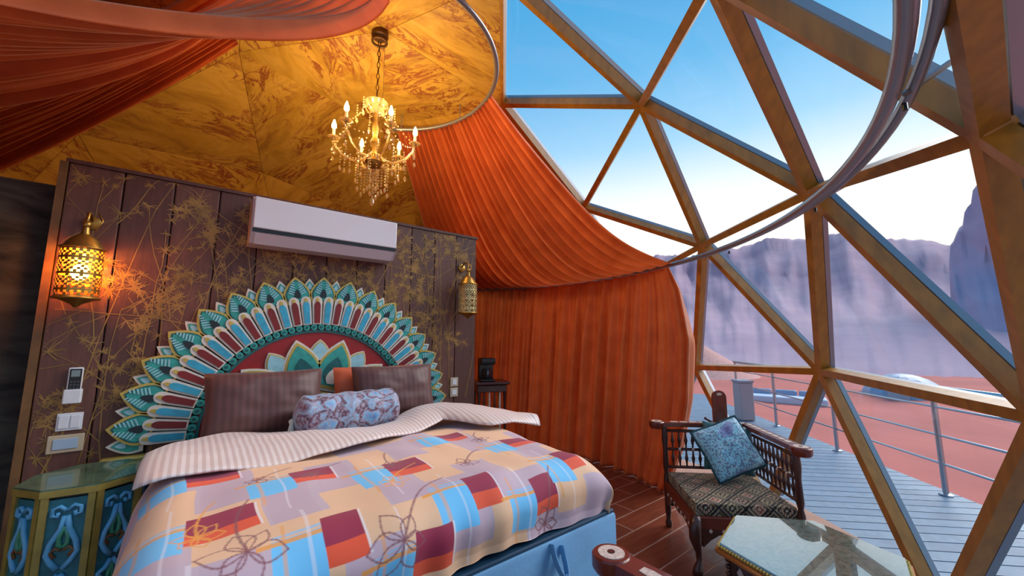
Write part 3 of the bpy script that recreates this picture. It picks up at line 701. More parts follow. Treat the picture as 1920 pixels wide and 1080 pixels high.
# ------------------------------------------------------------------ octagonal painted bedside table
def octa(label, c, R_, H):
    t = empty('bedside_table', (c[0], c[1], 0), label=label, cat='table')
    M_frame = mat('olive_gilt', (150, 130, 60), .45, var=.25, scale=16); M_top = mat('green_painted_top', (74, 98, 74), .2, var=.5, scale=16, coat=.6)
    M_pan = mat('teal_painted_panel', (28, 104, 116), .4, var=.35, scale=20); M_sc = mat('blue_scroll', (96, 172, 214), .4); M_sc2 = mat('green_scroll', (60, 140, 110), .4); M_sc3 = mat('umber_scroll', (120, 84, 50), .45)
    a0 = math.radians(22.5) - .14
    V = lambda r, k: Vector((r * math.cos(a0 + k * PI / 4), r * math.sin(a0 + k * PI / 4), 0))
    op = [V(R_ * 1.06, k) for k in range(8)]
    def slab(ps, z0, z1): 
        n = len(ps); mb = MB(); mb.add([(p.x, p.y, z0) for p in ps] + [(p.x, p.y, z1) for p in ps], [tuple(range(n)), tuple(range(2 * n - 1, n - 1, -1))] + [(i, i + n, (i + 1) % n + n, (i + 1) % n) for i in range(n)]); return mb
    tp = slab(op, H - .032, H - .006).build('top', M_frame, t)
    slab([p * .985 for p in op], H - .006, H).build('top_glass', M_top, tp)
    slab([V(R_ * .93, k) for k in range(8)], .0, H - .03).build('carcass', M_black, t)
    for k in range(8):
        p, q = V(R_, k), V(R_, k + 1); mid = (p + q) / 2; tx = (q - p).normalized(); nr = Vector((mid.x, mid.y, 0)).normalized(); wd = (q - p).length
        fr = lambda x, y, z: tuple(mid * .985 + tx * x + nr * y + Vector((0, 0, z)))
        MB().prism([(-wd / 2, .02), (-wd / 2 + .022, .02), (-wd / 2 + .022, H - .032), (-wd / 2, H - .032)], -.012, .012, fr).build('stile', M_frame, t)
        MB().prism([(wd / 2 - .022, .02), (wd / 2, .02), (wd / 2, H - .032), (wd / 2 - .022, H - .032)], -.012, .012, fr).build('stile', M_frame, t)
        h1 = .40; 
        arch = [(-wd / 2 + .02, H - .045), (-wd / 2 + .02, .05), (-wd / 2 + .036, .05), (-.034, h1 - .1), (-.038, h1 - .05), (-.018, h1 - .02), (0, h1), (.018, h1 - .02), (.038, h1 - .05), (.034, h1 - .1), (wd / 2 - .036, .05), (wd / 2 - .02, .05), (wd / 2 - .02, H - .045)]
        pn = MB().prism(arch, -.008, .004, fr).build('side_panel', M_pan, t)
        edge_ = [Vector(fr(x, .006, z)) for x, z in arch[3:10]]
        MB().tube(edge_, .006, 6).build('arch_moulding', M_frame, pn)
        def sc(pts, r, mt, nm='scroll'):
            for s in (-1, 1): MB().tube([fr(s * x, .007, z) for x, z in pts], r, 6).build(nm, mt, pn, True)
        zt = H - .06
        sc([(.002, zt - .03), (.02, zt - .012), (.04, zt - .02), (.042, zt - .045), (.026, zt - .05), (.024, zt - .034)], .008, M_sc)
        sc([(.004, zt - .05), (.012, zt - .1), (.036, zt - .15), (.044, zt - .19), (.028, zt - .225), (.008, zt - .25)], .0105, M_sc)
        sc([(.0, zt - .09), (.014, zt - .13), (.012, zt - .16), (.0, zt - .17)], .009, M_sc2)
        sc([(.003, zt - .18), (.02, zt - .17), (.034, zt - .185), (.02, zt - .205)], .007, M_sc3)
        sc([(.002, zt - .27), (.02, zt - .30), (.044, zt - .31), (.03, zt - .335), (.044, zt - .37)], .0105, M_sc)
        sc([(.001, zt - .29), (.006, zt - .33), (.022, zt - .37)], .009, M_sc2)
    return t
octa('octagonal bedside table painted teal with blue scrolls, left of the bed', (-.99, -.34), .205, .90)

# ------------------------------------------------------------------ small dark table with coffee maker by the curtain
st_ = empty('side_table', (2.03, .775, 0), -.4, label='small dark carved wooden table in front of the orange curtain', cat='table')
MB().bbox((0, 0, .93), (.40, .34, .03), .008).build('top', M_darkwood, st_)
MB().bbox((0, 0, .875), (.34, .28, .07), .006).build('apron', M_darkwood, st_)
for sx in (-1, 1):
    for sy in (-1, 1): MB().lathe([(.016, 0), (.02, .04), (.012, .08), (.018, .2), (.013, .4), (.02, .6), (.014, .7), (.022, .85)], (sx * .15, sy * .12, 0), 10).build('leg', M_darkwood, st_, A30)
MB().bbox((0, 0, .3), (.32, .26, .02), .005).build('shelf', M_darkwood, st_)
for k in range(4): MB().lathe([(.008, .315), (.014, .5), (.007, .6), (.014, .7), (.008, .845)], (-.09 + .06 * k, -.125, 0), 8).build('spindle', M_pearl if k % 2 else M_darkwood, st_, True)
st_.scale = (1, 1, 1.08)
cm = empty('coffee_maker', (1.99, .79, 1.021), -.4, label='black coffee maker standing on the small dark table', cat='coffee maker')
MB().bbox((0, .05, .13), (.17, .08, .26), .012).build('back', M_black, cm, A30)
MB().bbox((0, -.02, .225), (.17, .2, .07), .012).build('head', M_black, cm, A30)
MB().bbox((0, -.02, .012), (.17, .2, .024), .008).build('base', M_black, cm, A30)
MB().lathe([(.04, .026), (.052, .06), (.048, .12), (.034, .14)], (0, -.04, 0), 18).build('jug', mat('smoked_glass', (30, 34, 40), .1, coat=.5), cm, A30)

# ------------------------------------------------------------------ curtain rails and drapes
RA_c, RA_r, RA_z = Vector((.383, .260)), 1.077, 3.92
RB_c, RB_r, RB_z = Vector((.251, .413)), 3.357, 2.32
def rA(a, k=1): a = math.radians(a); return Vector((RA_c.x + RA_r * k * math.cos(a), RA_c.y + RA_r * k * math.sin(a), RA_z))
def rB(a, k=1): a = math.radians(a); return Vector((RB_c.x + RB_r * k * math.cos(a), RB_c.y + RB_r * k * math.sin(a), RB_z))
M_rail = mat('rail_grey', (150, 148, 154), .3, metal=.6)
ra_ = empty('curtain_rail', (RA_c.x, RA_c.y, 0), label='upper round curtain rail near the top of the dome', cat='curtain rail')
o = MB().tube([rA(a) + Vector((0, 0, .0)) for a in range(-150, 62, 3)], .022, 8).build('track', M_rail, ra_, True); o.matrix_parent_inverse = ra_.matrix_world.inverted(); 
for o_ in (o,): o_.location = (-RA_c.x, -RA_c.y, 0)
for a in (-120, -75, -30, 15, 55):
    p = rA(a); q = Vector((p.x, p.y, DC.z + math.sqrt(DR ** 2 - (p.x - DC.x) ** 2 - (p.y - DC.y) ** 2) + .01))
    MB().tube([p - Vector((RA_c.x, RA_c.y, 0)), q - Vector((RA_c.x, RA_c.y, 0))], .006, 6).build('hanger', M_rail, ra_)
rb_ = empty('curtain_rail', (RB_c.x, RB_c.y, 0), label='lower round curtain rail sweeping across the glazing', cat='curtain rail')
o = MB().tube([rB(a) - Vector((RB_c.x, RB_c.y, 0)) for a in range(-118, 75, 2)], .026, 8).build('track', M_rail, rb_, True)
o = MB().tube([rB(a, 1.018) - Vector((RB_c.x, RB_c.y, -.02)) for a in range(-118, 75, 2)], .02, 8).build('outer_track', M_rail, rb_, True)
for a in (-95, -75, -55, -35):
    p = rB(a, 1.01); d = Vector((p.x - DC.x, p.y - DC.y, 0)).normalized(); q = DC + (p - DC).normalized() * (DR + .01)
    MB().tube([p - Vector((RB_c.x, RB_c.y, 0)), q - Vector((RB_c.x, RB_c.y, 0))], .01, 6).build('bracket', M_rail, rb_)
    MB().tube([p - Vector((RB_c.x, RB_c.y, .03)), p - Vector((RB_c.x, RB_c.y, .055))], .008, 6).build('end_hook', M_black, rb_)

def drape(name, label, a0, a1, b0, b1, nf, sag, amp, NU=260, NVv=60, kind='curtain', topk=1.0, botk=1.0, peak=.62, seed=0, twist=0):
    vs = []
    for i in range(NU):
        u = i / (NU - 1); A = rA(a0 + (a1 - a0) * u, topk); B = rB(b0 + (b1 - b0) * u, botk)
        f1 = math.sin(2 * PI * nf * u + 1.7 * math.sin(5 * u + seed)); f2 = math.sin(2 * PI * nf * 2.3 * u + 3 + seed)
        chord = (B - A); tang = Vector((-(A + B).y + 2 * RB_c.y, (A + B).x - 2 * RB_c.x, 0)).normalized(); nr = tang.cross(chord).normalized()
        if nr.z > 0: nr = -nr
        for j in range(NVv):
            v = j / (NVv - 1); p = A.lerp(B, v)
            s = sag(u) * (v ** peak_pow(peak)) * (1 - v) * 4.0
            p.z -= s
            k = amp * (.35 + .9 * math.sin(PI * min(1, v * .9 + .12)))
            slow = noise.noise(Vector((u * 9 + seed, v * 2.2, seed)))
            p += nr * (k * (1.9 * abs(f1) - 1.1 + .4 * f2 * (1 - v * .5)) + .04 * slow * math.sin(PI * v)) + tang * (.012 * f2 * math.sin(PI * v))
            vs.append(p)
    fs = [(i * NVv + j, i * NVv + j + 1, (i + 1) * NVv + j + 1, (i + 1) * NVv + j) for i in range(NU - 1) for j in range(NVv - 1)]
    mb = MB(); mb.add(vs, fs); o = mb.build(name, M_curtain, None, True)
    sm = o.modifiers.new('thickness', 'SOLIDIFY'); sm.thickness = .0
    return tag(o, label, kind)
def peak_pow(pk): return pk / (1 - pk)
drape('overhead_drape', 'rust orange drape swooping from the upper rail over the bed corner to the lower rail', -17, 58, -22, 44, 11, lambda u: .30 + .25 * math.sin(PI * min(1, u * 1.1)), .05, peak=.52, seed=1)
drape('overhead_drape', 'rust orange drape sagging at the upper left, the lower one', 157, 190, 150, 168, 7, lambda u: .10 + .22 * u, .06, NU=160, peak=.5, seed=4)
drape('overhead_drape', 'rust orange drape at the top edge, in front of the lower drape', 192, 257, 171, 212, 7, lambda u: .26 + .06 * u, .05, NU=160, peak=.27, seed=9)

def hanging():
    NU, NVv = 460, 50; vs = []; nf = 25
    for i in range(NU):
        u = i / (NU - 1)
        for j in range(NVv):
            v = j / (NVv - 1)          # 0 top, 1 bottom
            ed = interp(v, [0, .12, .35, .6, .8, 1], [-21.5, -25, -29, -29.5, -28, -24])
            a = -26 + 88 * u + (ed + 26) * max(0, 1 - u / .16) ** 1.5
            rr = RB_r * (1 - .015 - .085 * v)
            ph_ = 2 * PI * nf * u + 2.2 * math.sin(9 * u) + .25 * v * math.sin(13 * u)
            am = (.03 + .065 * min(1, v * 2.5)) * (.75 + .8 * noise.noise(Vector((u * 22, v * 1.2, 3))))
            rr += am * (1.5 * abs(math.sin(ph_ * .5)) - .8 + .4 * math.sin(2.1 * ph_ + 1))
            a2 = math.radians(a) + .006 * math.sin(ph_ * .5 + 1)
            vs.append((RB_c.x + rr * math.cos(a2), RB_c.y + rr * math.sin(a2), RB_z - .03 + (.003 - RB_z + .03) * v))
    fs = [(i * NVv + j, i * NVv + j + 1, (i + 1) * NVv + j + 1, (i + 1) * NVv + j) for i in range(NU - 1) for j in range(NVv - 1)]
    mb = MB(); mb.add(vs, fs); o = mb.build('hanging_curtain', M_curtain, None, True); sm = o.modifiers.new('thickness', 'SOLIDIFY'); sm.thickness = .004
    return tag(o, 'floor-length rust orange curtain hanging from the lower rail behind the armchair', 'curtain')
hanging()

# ------------------------------------------------------------------ chandelier
ch = empty('chandelier', (.425, .31, 0), label='crystal chandelier with lit candle bulbs hanging from the dome top', cat='chandelier')
ztop = DC.z + DR
M_iron = mat('bronze_iron', (92, 60, 30), .4, metal=.6)
MB().lathe([(.03, ztop - .10), (.075, ztop - .06), (.075, ztop - .02)], n=20).build('canopy', M_iron, ch, A30)
MB().tube([(.062 * math.cos(2 * PI * k / 24), .062 * math.sin(2 * PI * k / 24), ztop - .11) for k in range(24)], .012, 8, closed=True).build('ceiling_ring', M_iron, ch, True)
n_l = 11; zl = np.linspace(ztop - .12, 3.64, n_l)
for k in range(n_l):
    ax = k % 2; pts = [((.012 * math.cos(t)) * (1 - ax), (.012 * math.cos(t)) * ax, zl[k] + .032 * math.sin(t)) for t in [2 * PI * q / 10 for q in range(10)]]
    MB().tube(pts, .004, 5, closed=True).build('chain_link', M_iron, ch, True)
MB().lathe([(.01, 2.98), (.05, 3.0), (.075, 3.04), (.03, 3.08), (.02, 3.16), (.04, 3.22), (.018, 3.28), (.03, 3.36), (.014, 3.44), (.02, 3.52), (.05, 3.58), (.055, 3.6), (.01, 3.63)], n=18).build('stem', M_brass, ch, A30)
MB().lathe([(.02, 3.50), (.07, 3.54), (.10, 3.60), (.098, 3.6), (.06, 3.545), (.02, 3.51)], n=18).build('crown_bowl', M_crystal, ch, A30)
M_candle = mat('candle_sleeve', (236, 220, 180), .5); M_flame = mat('bulb_glow', (255, 220, 140), .4, emit=(255, 205, 100), es=60)
def strand(parent, x, y, z0, L, nm='crystal_strand', drop=True):
    mb = MB(); n = max(2, int(L / .024))
    for i in range(n): mb.ball((x, y, z0 - L * i / n), .008, 6)
    if drop: mb.lathe([(.001, z0 - L - .05), (.013, z0 - L - .035), (.011, z0 - L - .02), (.002, z0 - L)], (x, y, 0), 6)
    tag(mb.build(nm, M_crystal, parent), kind='stuff')
def swag(parent, p, q, sagz):
    mb = MB(); p, q = Vector(p), Vector(q)
    for i in range(11):
        t = i / 10; c = p.lerp(q, t); c.z -= sagz * 4 * t * (1 - t); mb.ball(c, .008, 6)
    tag(mb.build('crystal_swag', M_crystal, parent), kind='stuff')
arm_r = .345
for k in range(6):
    a = math.radians(31 + 60 * k); ca, sa = math.cos(a), math.sin(a)
    pts = [(.03, 3.12), (.09, 3.06), (.17, 3.04), (.27, 3.09), (.33, 3.17), (arm_r, 3.23)]
    arm = MB().tube([(r_ * ca, r_ * sa, z) for r_, z in pts], [.010, .011, .010, .009, .008, .008], 8).build('arm', M_crystal, ch, True)
    X, Y = arm_r * ca, arm_r * sa
    MB().lathe([(.008, 3.215), (.045, 3.235), (.05, 3.245), (.02, 3.24)], (X, Y, 0), 14).build('drip_pan', M_crystal, arm, A30)
    cd = MB().lathe([(.013, 3.24), (.013, 3.315)], (X, Y, 0), 10).build('candle', M_candle, ch, A30)
    MB().lathe([(.006, 3.315), (.02, 3.335), (.019, 3.36), (.004, 3.405)], (X, Y, 0), 10).build('bulb', M_flame, cd, True)
    ld = bpy.data.lights.new('bulb_light', 'POINT'); ld.energy = 10; ld.color = (1, .72, .34); ld.shadow_soft_size = .05
    lo = bpy.data.objects.new('bulb_light', ld); C.objects.link(lo); lo.parent = ch; lo.location = (X * 1.0, Y * 1.0, 3.43)
    strand(arm, X, Y, 3.21, .14)
    for t in (-.03, .03): strand(arm, X * .98 - sa * t, Y * .98 + ca * t, 3.22, .07)
    a2 = a + PI / 3; swag(ch, (X, Y, 3.22), (arm_r * math.cos(a2), arm_r * math.sin(a2), 3.22), .07)
    swag(ch, (X, Y, 3.24), (.09 * ca, .09 * sa, 3.58), .05)
    strand(ch, .13 * math.cos(a + .5), .13 * math.sin(a + .5), 3.05, .26)
    strand(ch, .07 * math.cos(a), .07 * math.sin(a), 3.0, .20)
    strand(ch, .27 * math.cos(a + .25), .27 * math.sin(a + .25), 3.12, .16); strand(ch, .27 * math.cos(a - .25), .27 * math.sin(a - .25), 3.12, .12); strand(ch, .16 * math.cos(a), .16 * math.sin(a), 3.56, .12)
    swag(ch, (.1 * ca, .1 * sa, 3.58), (.1 * math.cos(a + PI / 3), .1 * math.sin(a + PI / 3), 3.58), .05)
    strand(ch, .2 * math.cos(a + .5), .2 * math.sin(a + .5), 3.05, .12)
dp = MB()
for i in range(9): dp.ball((0, 0, 2.97 - i * .03), .012 + .004 * (i % 2), 8)
dp.lathe([(.001, 2.64), (.02, 2.665), (.018, 2.70), (.003, 2.72)], n=8); dp.build('centre_drop', M_crystal, ch)

# ------------------------------------------------------------------ carved corner armchairs
def kilim():
    """square box cushion with a printed diamond kilim"""
    n = 110; h = .31; vs = []; cols = []
    dark = np.array(lin((34, 24, 26))); cr = np.array(lin((196, 176, 140))); pk = np.array(lin((176, 120, 104))); ol = np.array(lin((120, 98, 56))); rd = np.array(lin((136, 66, 56)))
    def cl(x, y):
        q = .165; gx, gy = x / q, y / q; a, b = gx + gy, gx - gy
        fa, fb = a - math.floor(a), b - math.floor(b); d = max(abs(fa - .5), abs(fb - .5)) * 2
        par = (int(math.floor(a)) + int(math.floor(b))) % 3
        if d > .88: return dark
        if d > .74: return cr if int(d * 60 + a * 9) % 2 else ol
        if d > .56: return dark
        if d > .32: return (pk, ol, rd)[par] if int((fa + fb) * 12) % 2 else cr
        if d > .14: return dark if par else rd
        return cr
    m_ = .075
    s = np.linspace(-h - m_, h + m_, n)
    for i in range(n):
        for j in range(n):
            x, y = s[i], s[j]
            ox, oy = max(0, abs(x) - h), max(0, abs(y) - h); dz = max(ox, oy)
            X = max(-h, min(h, x)); Y = max(-h, min(h, y)); puff = .018 * (1 - (X / h) ** 2) * (1 - (Y / h) ** 2)
            vs.append((X * (1 + .012 * math.sin(min(1, dz / m_) * PI)), Y * (1 + .012 * math.sin(min(1, dz / m_) * PI)), puff - dz)); cols.append(cl(x, y))
    fs = [(i * n + j, (i + 1) * n + j, (i + 1) * n + j + 1, i * n + j + 1) for i in range(n - 1) for j in range(n - 1)]
    me = bpy.data.meshes.new('seat_cushion'); me.from_pydata(vs, [], fs); me.update()
    at = me.color_attributes.new('print', 'FLOAT_COLOR', 'POINT'); at.data.foreach_set('color', np.concatenate([np.array(cols), np.ones((len(vs), 1))], 1).ravel().astype(np.float32))
    me.polygons.foreach_set('use_smooth', [True] * len(me.polygons))
    return me
def make_chair(loc, rz_, label, crest):
    t = empty('corner_armchair', loc, rz_, label=label, cat='chair', group='carved corner armchairs'); h = .325; za = .80
    o = link('seat_cushion', kilim(), colour_attr_mat('kilim_weave', .85, .1, .25, 260), t); o.location = (-.005, -.005, .425)
    for (c, d) in (((0, -h, .315), (2 * h, .035, .075)), ((-h, 0, .315), (.035, 2 * h, .075)), ((0, h, .315), (2 * h, .035, .075)), ((h, 0, .315), (.035, 2 * h, .075))): MB().bbox(c, d, .006).build('seat_rail', M_redwood, t)
    MB().box((0, 0, .345), (2 * h, 2 * h, .012)).build('seat_board', M_darkwood, t)
    for (c, ax) in (((0, -h - .004, .27), 0), ((-h - .004, 0, .27), 1)):         # scalloped carved aprons on the open sides
        po = [(-.29, .03), (.29, .03), (.29, -.10), (.24, -.055), (.19, -.025), (.10, -.012), (0, -.03), (-.10, -.012), (-.19, -.025), (-.24, -.055), (-.29, -.10)]
        fr = (lambda x, y, z, c=c: (c[0] + x, c[1] + y, c[2] + z)) if ax == 0 else (lambda x, y, z, c=c: (c[0] + y, c[1] + x, c[2] + z))
        ap = MB().prism(po, -.012, .012, fr).build('apron', M_darkwood, t)
        for q in range(-3, 4): MB().prism([(q * .08 - .012, .0), (q * .08, .014), (q * .08 + .012, .0), (q * .08, -.014)], -.017, .017, fr).build('inlay', M_pearl, ap)
    # front leg: cabriole with ball foot; other three turned posts
    f = (-h, -h)
    MB().tube([(f[0] + .01, f[1] + .01, .35), (f[0] - .008, f[1] - .008, .28), (f[0] - .012, f[1] - .012, .22), (f[0] + .012, f[1] + .012, .13), (f[0] + .016, f[1] + .016, .07), (f[0], f[1], .035), (f[0] - .01, f[1] - .01, .0)], [.034, .04, .038, .022, .018, .03, .032], 10).build('leg', M_darkwood, t, True)
    for (x, y) in ((-h, h), (h, -h), (h, h)):
        MB().lathe([(.022, 0), (.028, .03), (.016, .06), (.024, .12), (.024, .28), (.024, .38), (.016, .42), (.024, .46), (.018, .6), (.025, .68), (.02, za - .02)], (x, y, 0), 12).build('leg', M_darkwood, t, A30)
    MB().tube([(-h, h, .17), (h, h, .17)], .013, 8).build('stretcher', M_darkwood, t, True); MB().tube([(h, h, .17), (h, -h, .17)], .013, 8).build('stretcher', M_darkwood, t, True)
    MB().tube([(-h, -h, .17), (h, h, .17)], .013, 8).build('stretcher', M_darkwood, t, True)
    for ax in (0, 1):       # two lattice backs
        fr = (lambda x, y, z: (x, h + y, z)) if ax == 0 else (lambda x, y, z: (h + y, x, z))
        fx = lambda x, z: Vector(fr(x, 0, z))
        for z in (.46, .60, .745): MB().tube([fx(-h, z), fx(h, z)], .012, 8).build('lattice_bar', M_darkwood, t, True)
        for k in range(11):
            x = -h + .06 + k * .053; sp_ = MB().tube([fx(x, z) for z in (.46, .49, .515, .53, .545, .57, .60, .63, .655, .67, .685, .715, .745)], [.006, .007, .011, .015, .011, .007, .008, .007, .011, .015, .011, .007, .006], 8).build('spindle', M_darkwood, t, True)
            if k % 2: MB().ball(fx(x, .60), .016, 8).build('bead', M_pearl, sp_, True)
        arm = MB().prism([(-h - .07, za - .016), (h + .02, za - .016), (h + .02, za + .016), (-h - .07, za + .016)], -.042, .042, fr).build('arm_rail', M_redwood, t)
        e = fx(-h - .06, za)
        MB().lathe([(.052, -.035), (.062, -.02), (.062, .014), (.056, .02)], e, 24).build('arm_end', M_redwood, arm, A30)
        MB().lathe([(.042, .019), (.042, .0225)], e, 24).build('pearl_disc', M_pearl, arm)
        MB().lathe([(.012, .0225), (.012, .0245)], e, 12).build('disc_star', M_darkwood, arm)
        for k in range(8): 
            x = -h + .05 + k * .075
            MB().prism([(x, -.014), (x + .03, -.018), (x + .062, -.014), (x + .062, .014), (x + .03, .018), (x, .014)], za + .0155, za + .0185, (lambda a, b, c, fr=fr: fr(a, c, b))).build('inlay_strip', M_pearl, arm)
    if crest:
        cr = [(-.055, .80), (.055, .80), (.055, 1.02)] + [(.055 * math.cos(a), 1.02 + .055 * math.sin(a)) for a in [PI * k / 8 for k in range(1, 8)]] + [(-.055, 1.02)]
        c_ = MB().prism(cr, -.016, .016, lambda x, y, z: (.13 + x, h + .02 + y, z), .04).build('back_crest', M_redwood, t)
        MB().prism([(.022 * math.cos(a), 1.045 + .012 * math.sin(a)) for a in [2 * PI * k / 12 for k in range(12)]], -.0195, -.015, lambda x, y, z: (.13 + x, h + .02 + y, z)).build('pearl_spot', M_pearl, c_)
        for s in (-1, 1): MB().tube([(.13 + s * .06, h + .02, .81), (.13 + s * .10, h + .02, .835), (.13 + s * .12, h + .02, .85)], [.010, .008, .012], 8).build('crest_scroll', M_darkwood, t, True)
    return t
make_chair((2.43, -1.62, 0), -PI / 4, 'carved dark wood corner armchair with kilim seat beside the glazing', True)
make_chair((.10, -2.515, 0), -PI / 2, 'carved armchair in the foreground, only its inlaid arm end in view', False)

M_cush = paisley('cushion_floral', [(96, 70, 130), (140, 160, 206), (150, 206, 226), (132, 200, 222), (170, 214, 226), (84, 72, 120)], 5, 5.5)
cu = pillow_mesh(.38, .38, .15, seed=3).build('cushion', M_cush, None, True); fix(cu.data)
cu.matrix_world = Matrix.Translation((2.56, -1.60, .672)) @ Matrix.Rotation(math.radians(-48), 4, 'Z') @ Matrix.Rotation(math.radians(-26), 4, 'X') @ Matrix.Rotation(math.radians(-22), 4, 'Y')
tag(cu, 'sky-blue floral cushion with dark teal edging on the corner armchair', 'cushion')
pts = []
for k in range(64):
    t = k / 64 * 4; s_ = int(t); f_ = t - s_; q = [(-1, -1), (1, -1), (1, 1), (-1, 1), (-1, -1)]
    u = q[s_][0] + (q[s_ + 1][0] - q[s_][0]) * f_; v = q[s_][1] + (q[s_ + 1][1] - q[s_][1]) * f_
    pts.append((u * .19 * (1 - .05 * (1 - abs(v)) * abs(u) ** 3), 0, v * .19 * (1 - .05 * (1 - abs(u)) * abs(v) ** 3)))
MB().tube(pts, .011, 6, closed=True).build('fringe', mat('dark_teal_trim', (20, 66, 76), .8, var=.4, scale=60), cu, True)
cu2 = pillow_mesh(.36, .36, .12, seed=8).build('cushion', mat('deep_teal_satin', (24, 96, 104), .45, sheen=.3, var=.4, scale=14), None, True); fix(cu2.data)
cu2.matrix_world = Matrix.Translation((2.66, -1.56, .65)) @ Matrix.Rotation(math.radians(-50), 4, 'Z') @ Matrix.Rotation(math.radians(-20), 4, 'X') @ Matrix.Rotation(math.radians(6), 4, 'Y')
tag(cu2, 'deep teal cushion tucked behind the blue floral cushion', 'cushion')

# ------------------------------------------------------------------ hexagonal inlaid coffee table
def hex_table():
    t = empty('coffee_table', (1.575, -2.345, 0), math.radians(11 - 60), label='hexagonal inlaid coffee table with glossy glass top and gold carved rim', cat='table')
    R_, H = .385, .55
    V = lambda r, k: Vector((r * math.cos(k * PI / 3), r * math.sin(k * PI / 3), 0))
    def slab(r0, r1, z0, z1, nm, mt, par):
        mb = MB(); mb.add([V(r0, k) + Vector((0, 0, z0)) for k in range(6)] + [V(r1, k) + Vector((0, 0, z1)) for k in range(6)], [tuple(range(6)), tuple(range(11, 5, -1))] + [(i, i + 6, (i + 1) % 6 + 6, (i + 1) % 6) for i in range(6)]); return mb.build(nm, mt, par)
    M_mos = mat('green_mosaic', (96, 116, 108), .14, coat=1.0); b = P(M_mos); b.inputs['Coat IOR'].default_value = 3.3; b.inputs['Coat Roughness'].default_value = .015
    tt = M_mos.node_tree; tcn = tt.nodes.new('ShaderNodeTexCoord'); vo = tt.nodes.new('ShaderNodeTexVoronoi'); vo.inputs['Scale'].default_value = 85; tt.links.new(tcn.outputs['Object'], vo.inputs['Vector'])
    r = ramp(tt, [(0, lin((52, 70, 66))), (.4, lin((88, 106, 98))), (.75, lin((116, 124, 112))), (1, lin((44, 54, 54)))]); tt.links.new(vo.outputs['Color'], r.inputs[0]); tt.links.new(r.outputs[0], b.inputs['Base Color'])
    tp = slab(R_, R_, H - .035, H - .012, 'top', mat('rim_wood', (150, 86, 40), .4, var=.3, scale=30), t)
    slab(R_ * .985, R_ * .975, H - .012, H, 'glass_top', M_mos, t)
    for k in range(6):
        p, q = V(R_, k), V(R_, k + 1); n = 26
        bd = MB()
        for i in range(n): c = p.lerp(q, (i + .5) / n); bd.ball((c.x, c.y, H - .014), .0075, 6)
        tag(bd.build('beaded_moulding', M_gold, tp), kind='stuff')
        p2, q2 = V(R_ * 1.01, k), V(R_ * 1.01, k + 1)
        MB().tube([(p2.x, p2.y, H - .035), (q2.x, q2.y, H - .035)], .012, 8).build('rim_moulding', mat('gilt_rim', (176, 110, 52), .4, metal=.2), tp, True)
    slab(R_ * .8, R_ * .86, H - .16, H - .035, 'apron', M_darkwood, t)
    for k in range(6):
        p, q = V(R_ * .82, k), V(R_ * .82, k + 1); mid = (p + q) / 2; tx = (q - p).normalized(); nr = mid.normalized(); wd = (q - p).length
        fr = lambda x, y, z: tuple(mid + tx * x + nr * y + Vector((0, 0, z)))
        po = [(-wd / 2, H - .05), (-wd / 2, .0), (-wd / 2 + .035, .0), (-wd / 2 + .05, .18), (-.07, .27), (-.05, .33), (0, .37), (.05, .33), (.07, .27), (wd / 2 - .05, .18), (wd / 2 - .035, .0), (wd / 2, .0), (wd / 2, H - .05)]
        sd_ = MB().prism(po, -.012, .012, fr).build('side_panel', M_darkwood, t)
        for q_ in range(-2, 3): MB().prism([(q_ * .06 - .018, H - .11), (q_ * .06, H - .085), (q_ * .06 + .018, H - .11), (q_ * .06, H - .135)], .011, .016, fr).build('inlay', M_pearl, sd_)
        MB().lathe([(.02, 0), (.026, .04), (.016, .09), (.02, .3), (.024, H - .05)], V(R_ * .83, k), 10).build('leg', M_darkwood, t, A30)
        for s in range(4): MB().ball(V(R_ * .9, k) + Vector((0, 0, H - .07 - .03 * s)), .013, 8).build('hanging_bead', M_darkwood, t, True)
hex_table()

# ------------------------------------------------------------------ outside: deck, railing, desert
nd = Vector((.69, -.724, 0)).normalized(); td = Vector((-nd.y, nd.x, 0)); A0 = Vector((5.31, -2.5, 0)); off = A0.dot(nd)
M_deck = mat('deck_board', (102, 130, 152), .5, var=.2, scale=4, stretch=(4, 4, 1), bump=.1); M_deck2 = mat('deck_board_dark', (92, 121, 145), .5, var=.2, scale=4, bump=.1)
deck = MB().add([tuple(td * s + nd * n_ + Vector((0, 0, z))) for z in (-.16, -.085) for s, n_ in ((-9, -1), (9.6, -1), (9.6, off + .1), (-9, off + .1))], [(0, 3, 2, 1), (4, 5, 6, 7), (0, 1, 5, 4), (1, 2, 6, 5), (2, 3, 7, 6), (3, 0, 4, 7)]).build('deck', mat('deck_gap', (60, 74, 88), .8)); tag(deck, 'terrace of grey-blue deck boards around the dome', kind='structure')
pw_ = .145
for k in range(-62, 66):
    s = k * pw_
    # board runs outward from the dome foot to the terrace edge
    c_s = DC.dot(td); q = 3.86 ** 2 - (s - c_s) ** 2
    n0 = DC.dot(nd) + math.sqrt(q) if q > 0 else -.9
    if off + .1 - n0 < .2: continue
    MB().beam(td * s + nd * n0 + Vector((0, 0, -.055)), td * s + nd * (off + .12) + Vector((0, 0, -.055)), pw_ - .012, .03, (0, 0, 1), -.03).build('deck_board', (M_deck, M_deck2)[k % 2], deck)
rl = empty('railing', tuple(A0), label='steel railing with three cross bars along the deck edge', cat='railing')
sA = 0
def rp(s, z): return td * s + Vector((0, 0, z))
smin, smax = -4.8, 4.75
for k in range(-3, 4):
    s = k * 1.57
    po_ = MB().lathe([(.024, -.055), (.024, .97)], rp(s, 0), 12).build('post', M_chrome, rl, A30)
    MB().lathe([(.055, -.055), (.055, -.04), (.03, -.03)], rp(s, 0), 14).build('foot_plate', M_chrome, po_, A30)
MB().tube([rp(smin, 1.0), rp(smax, 1.0)], .03, 10).build('handrail', M_chrome, rl, True)
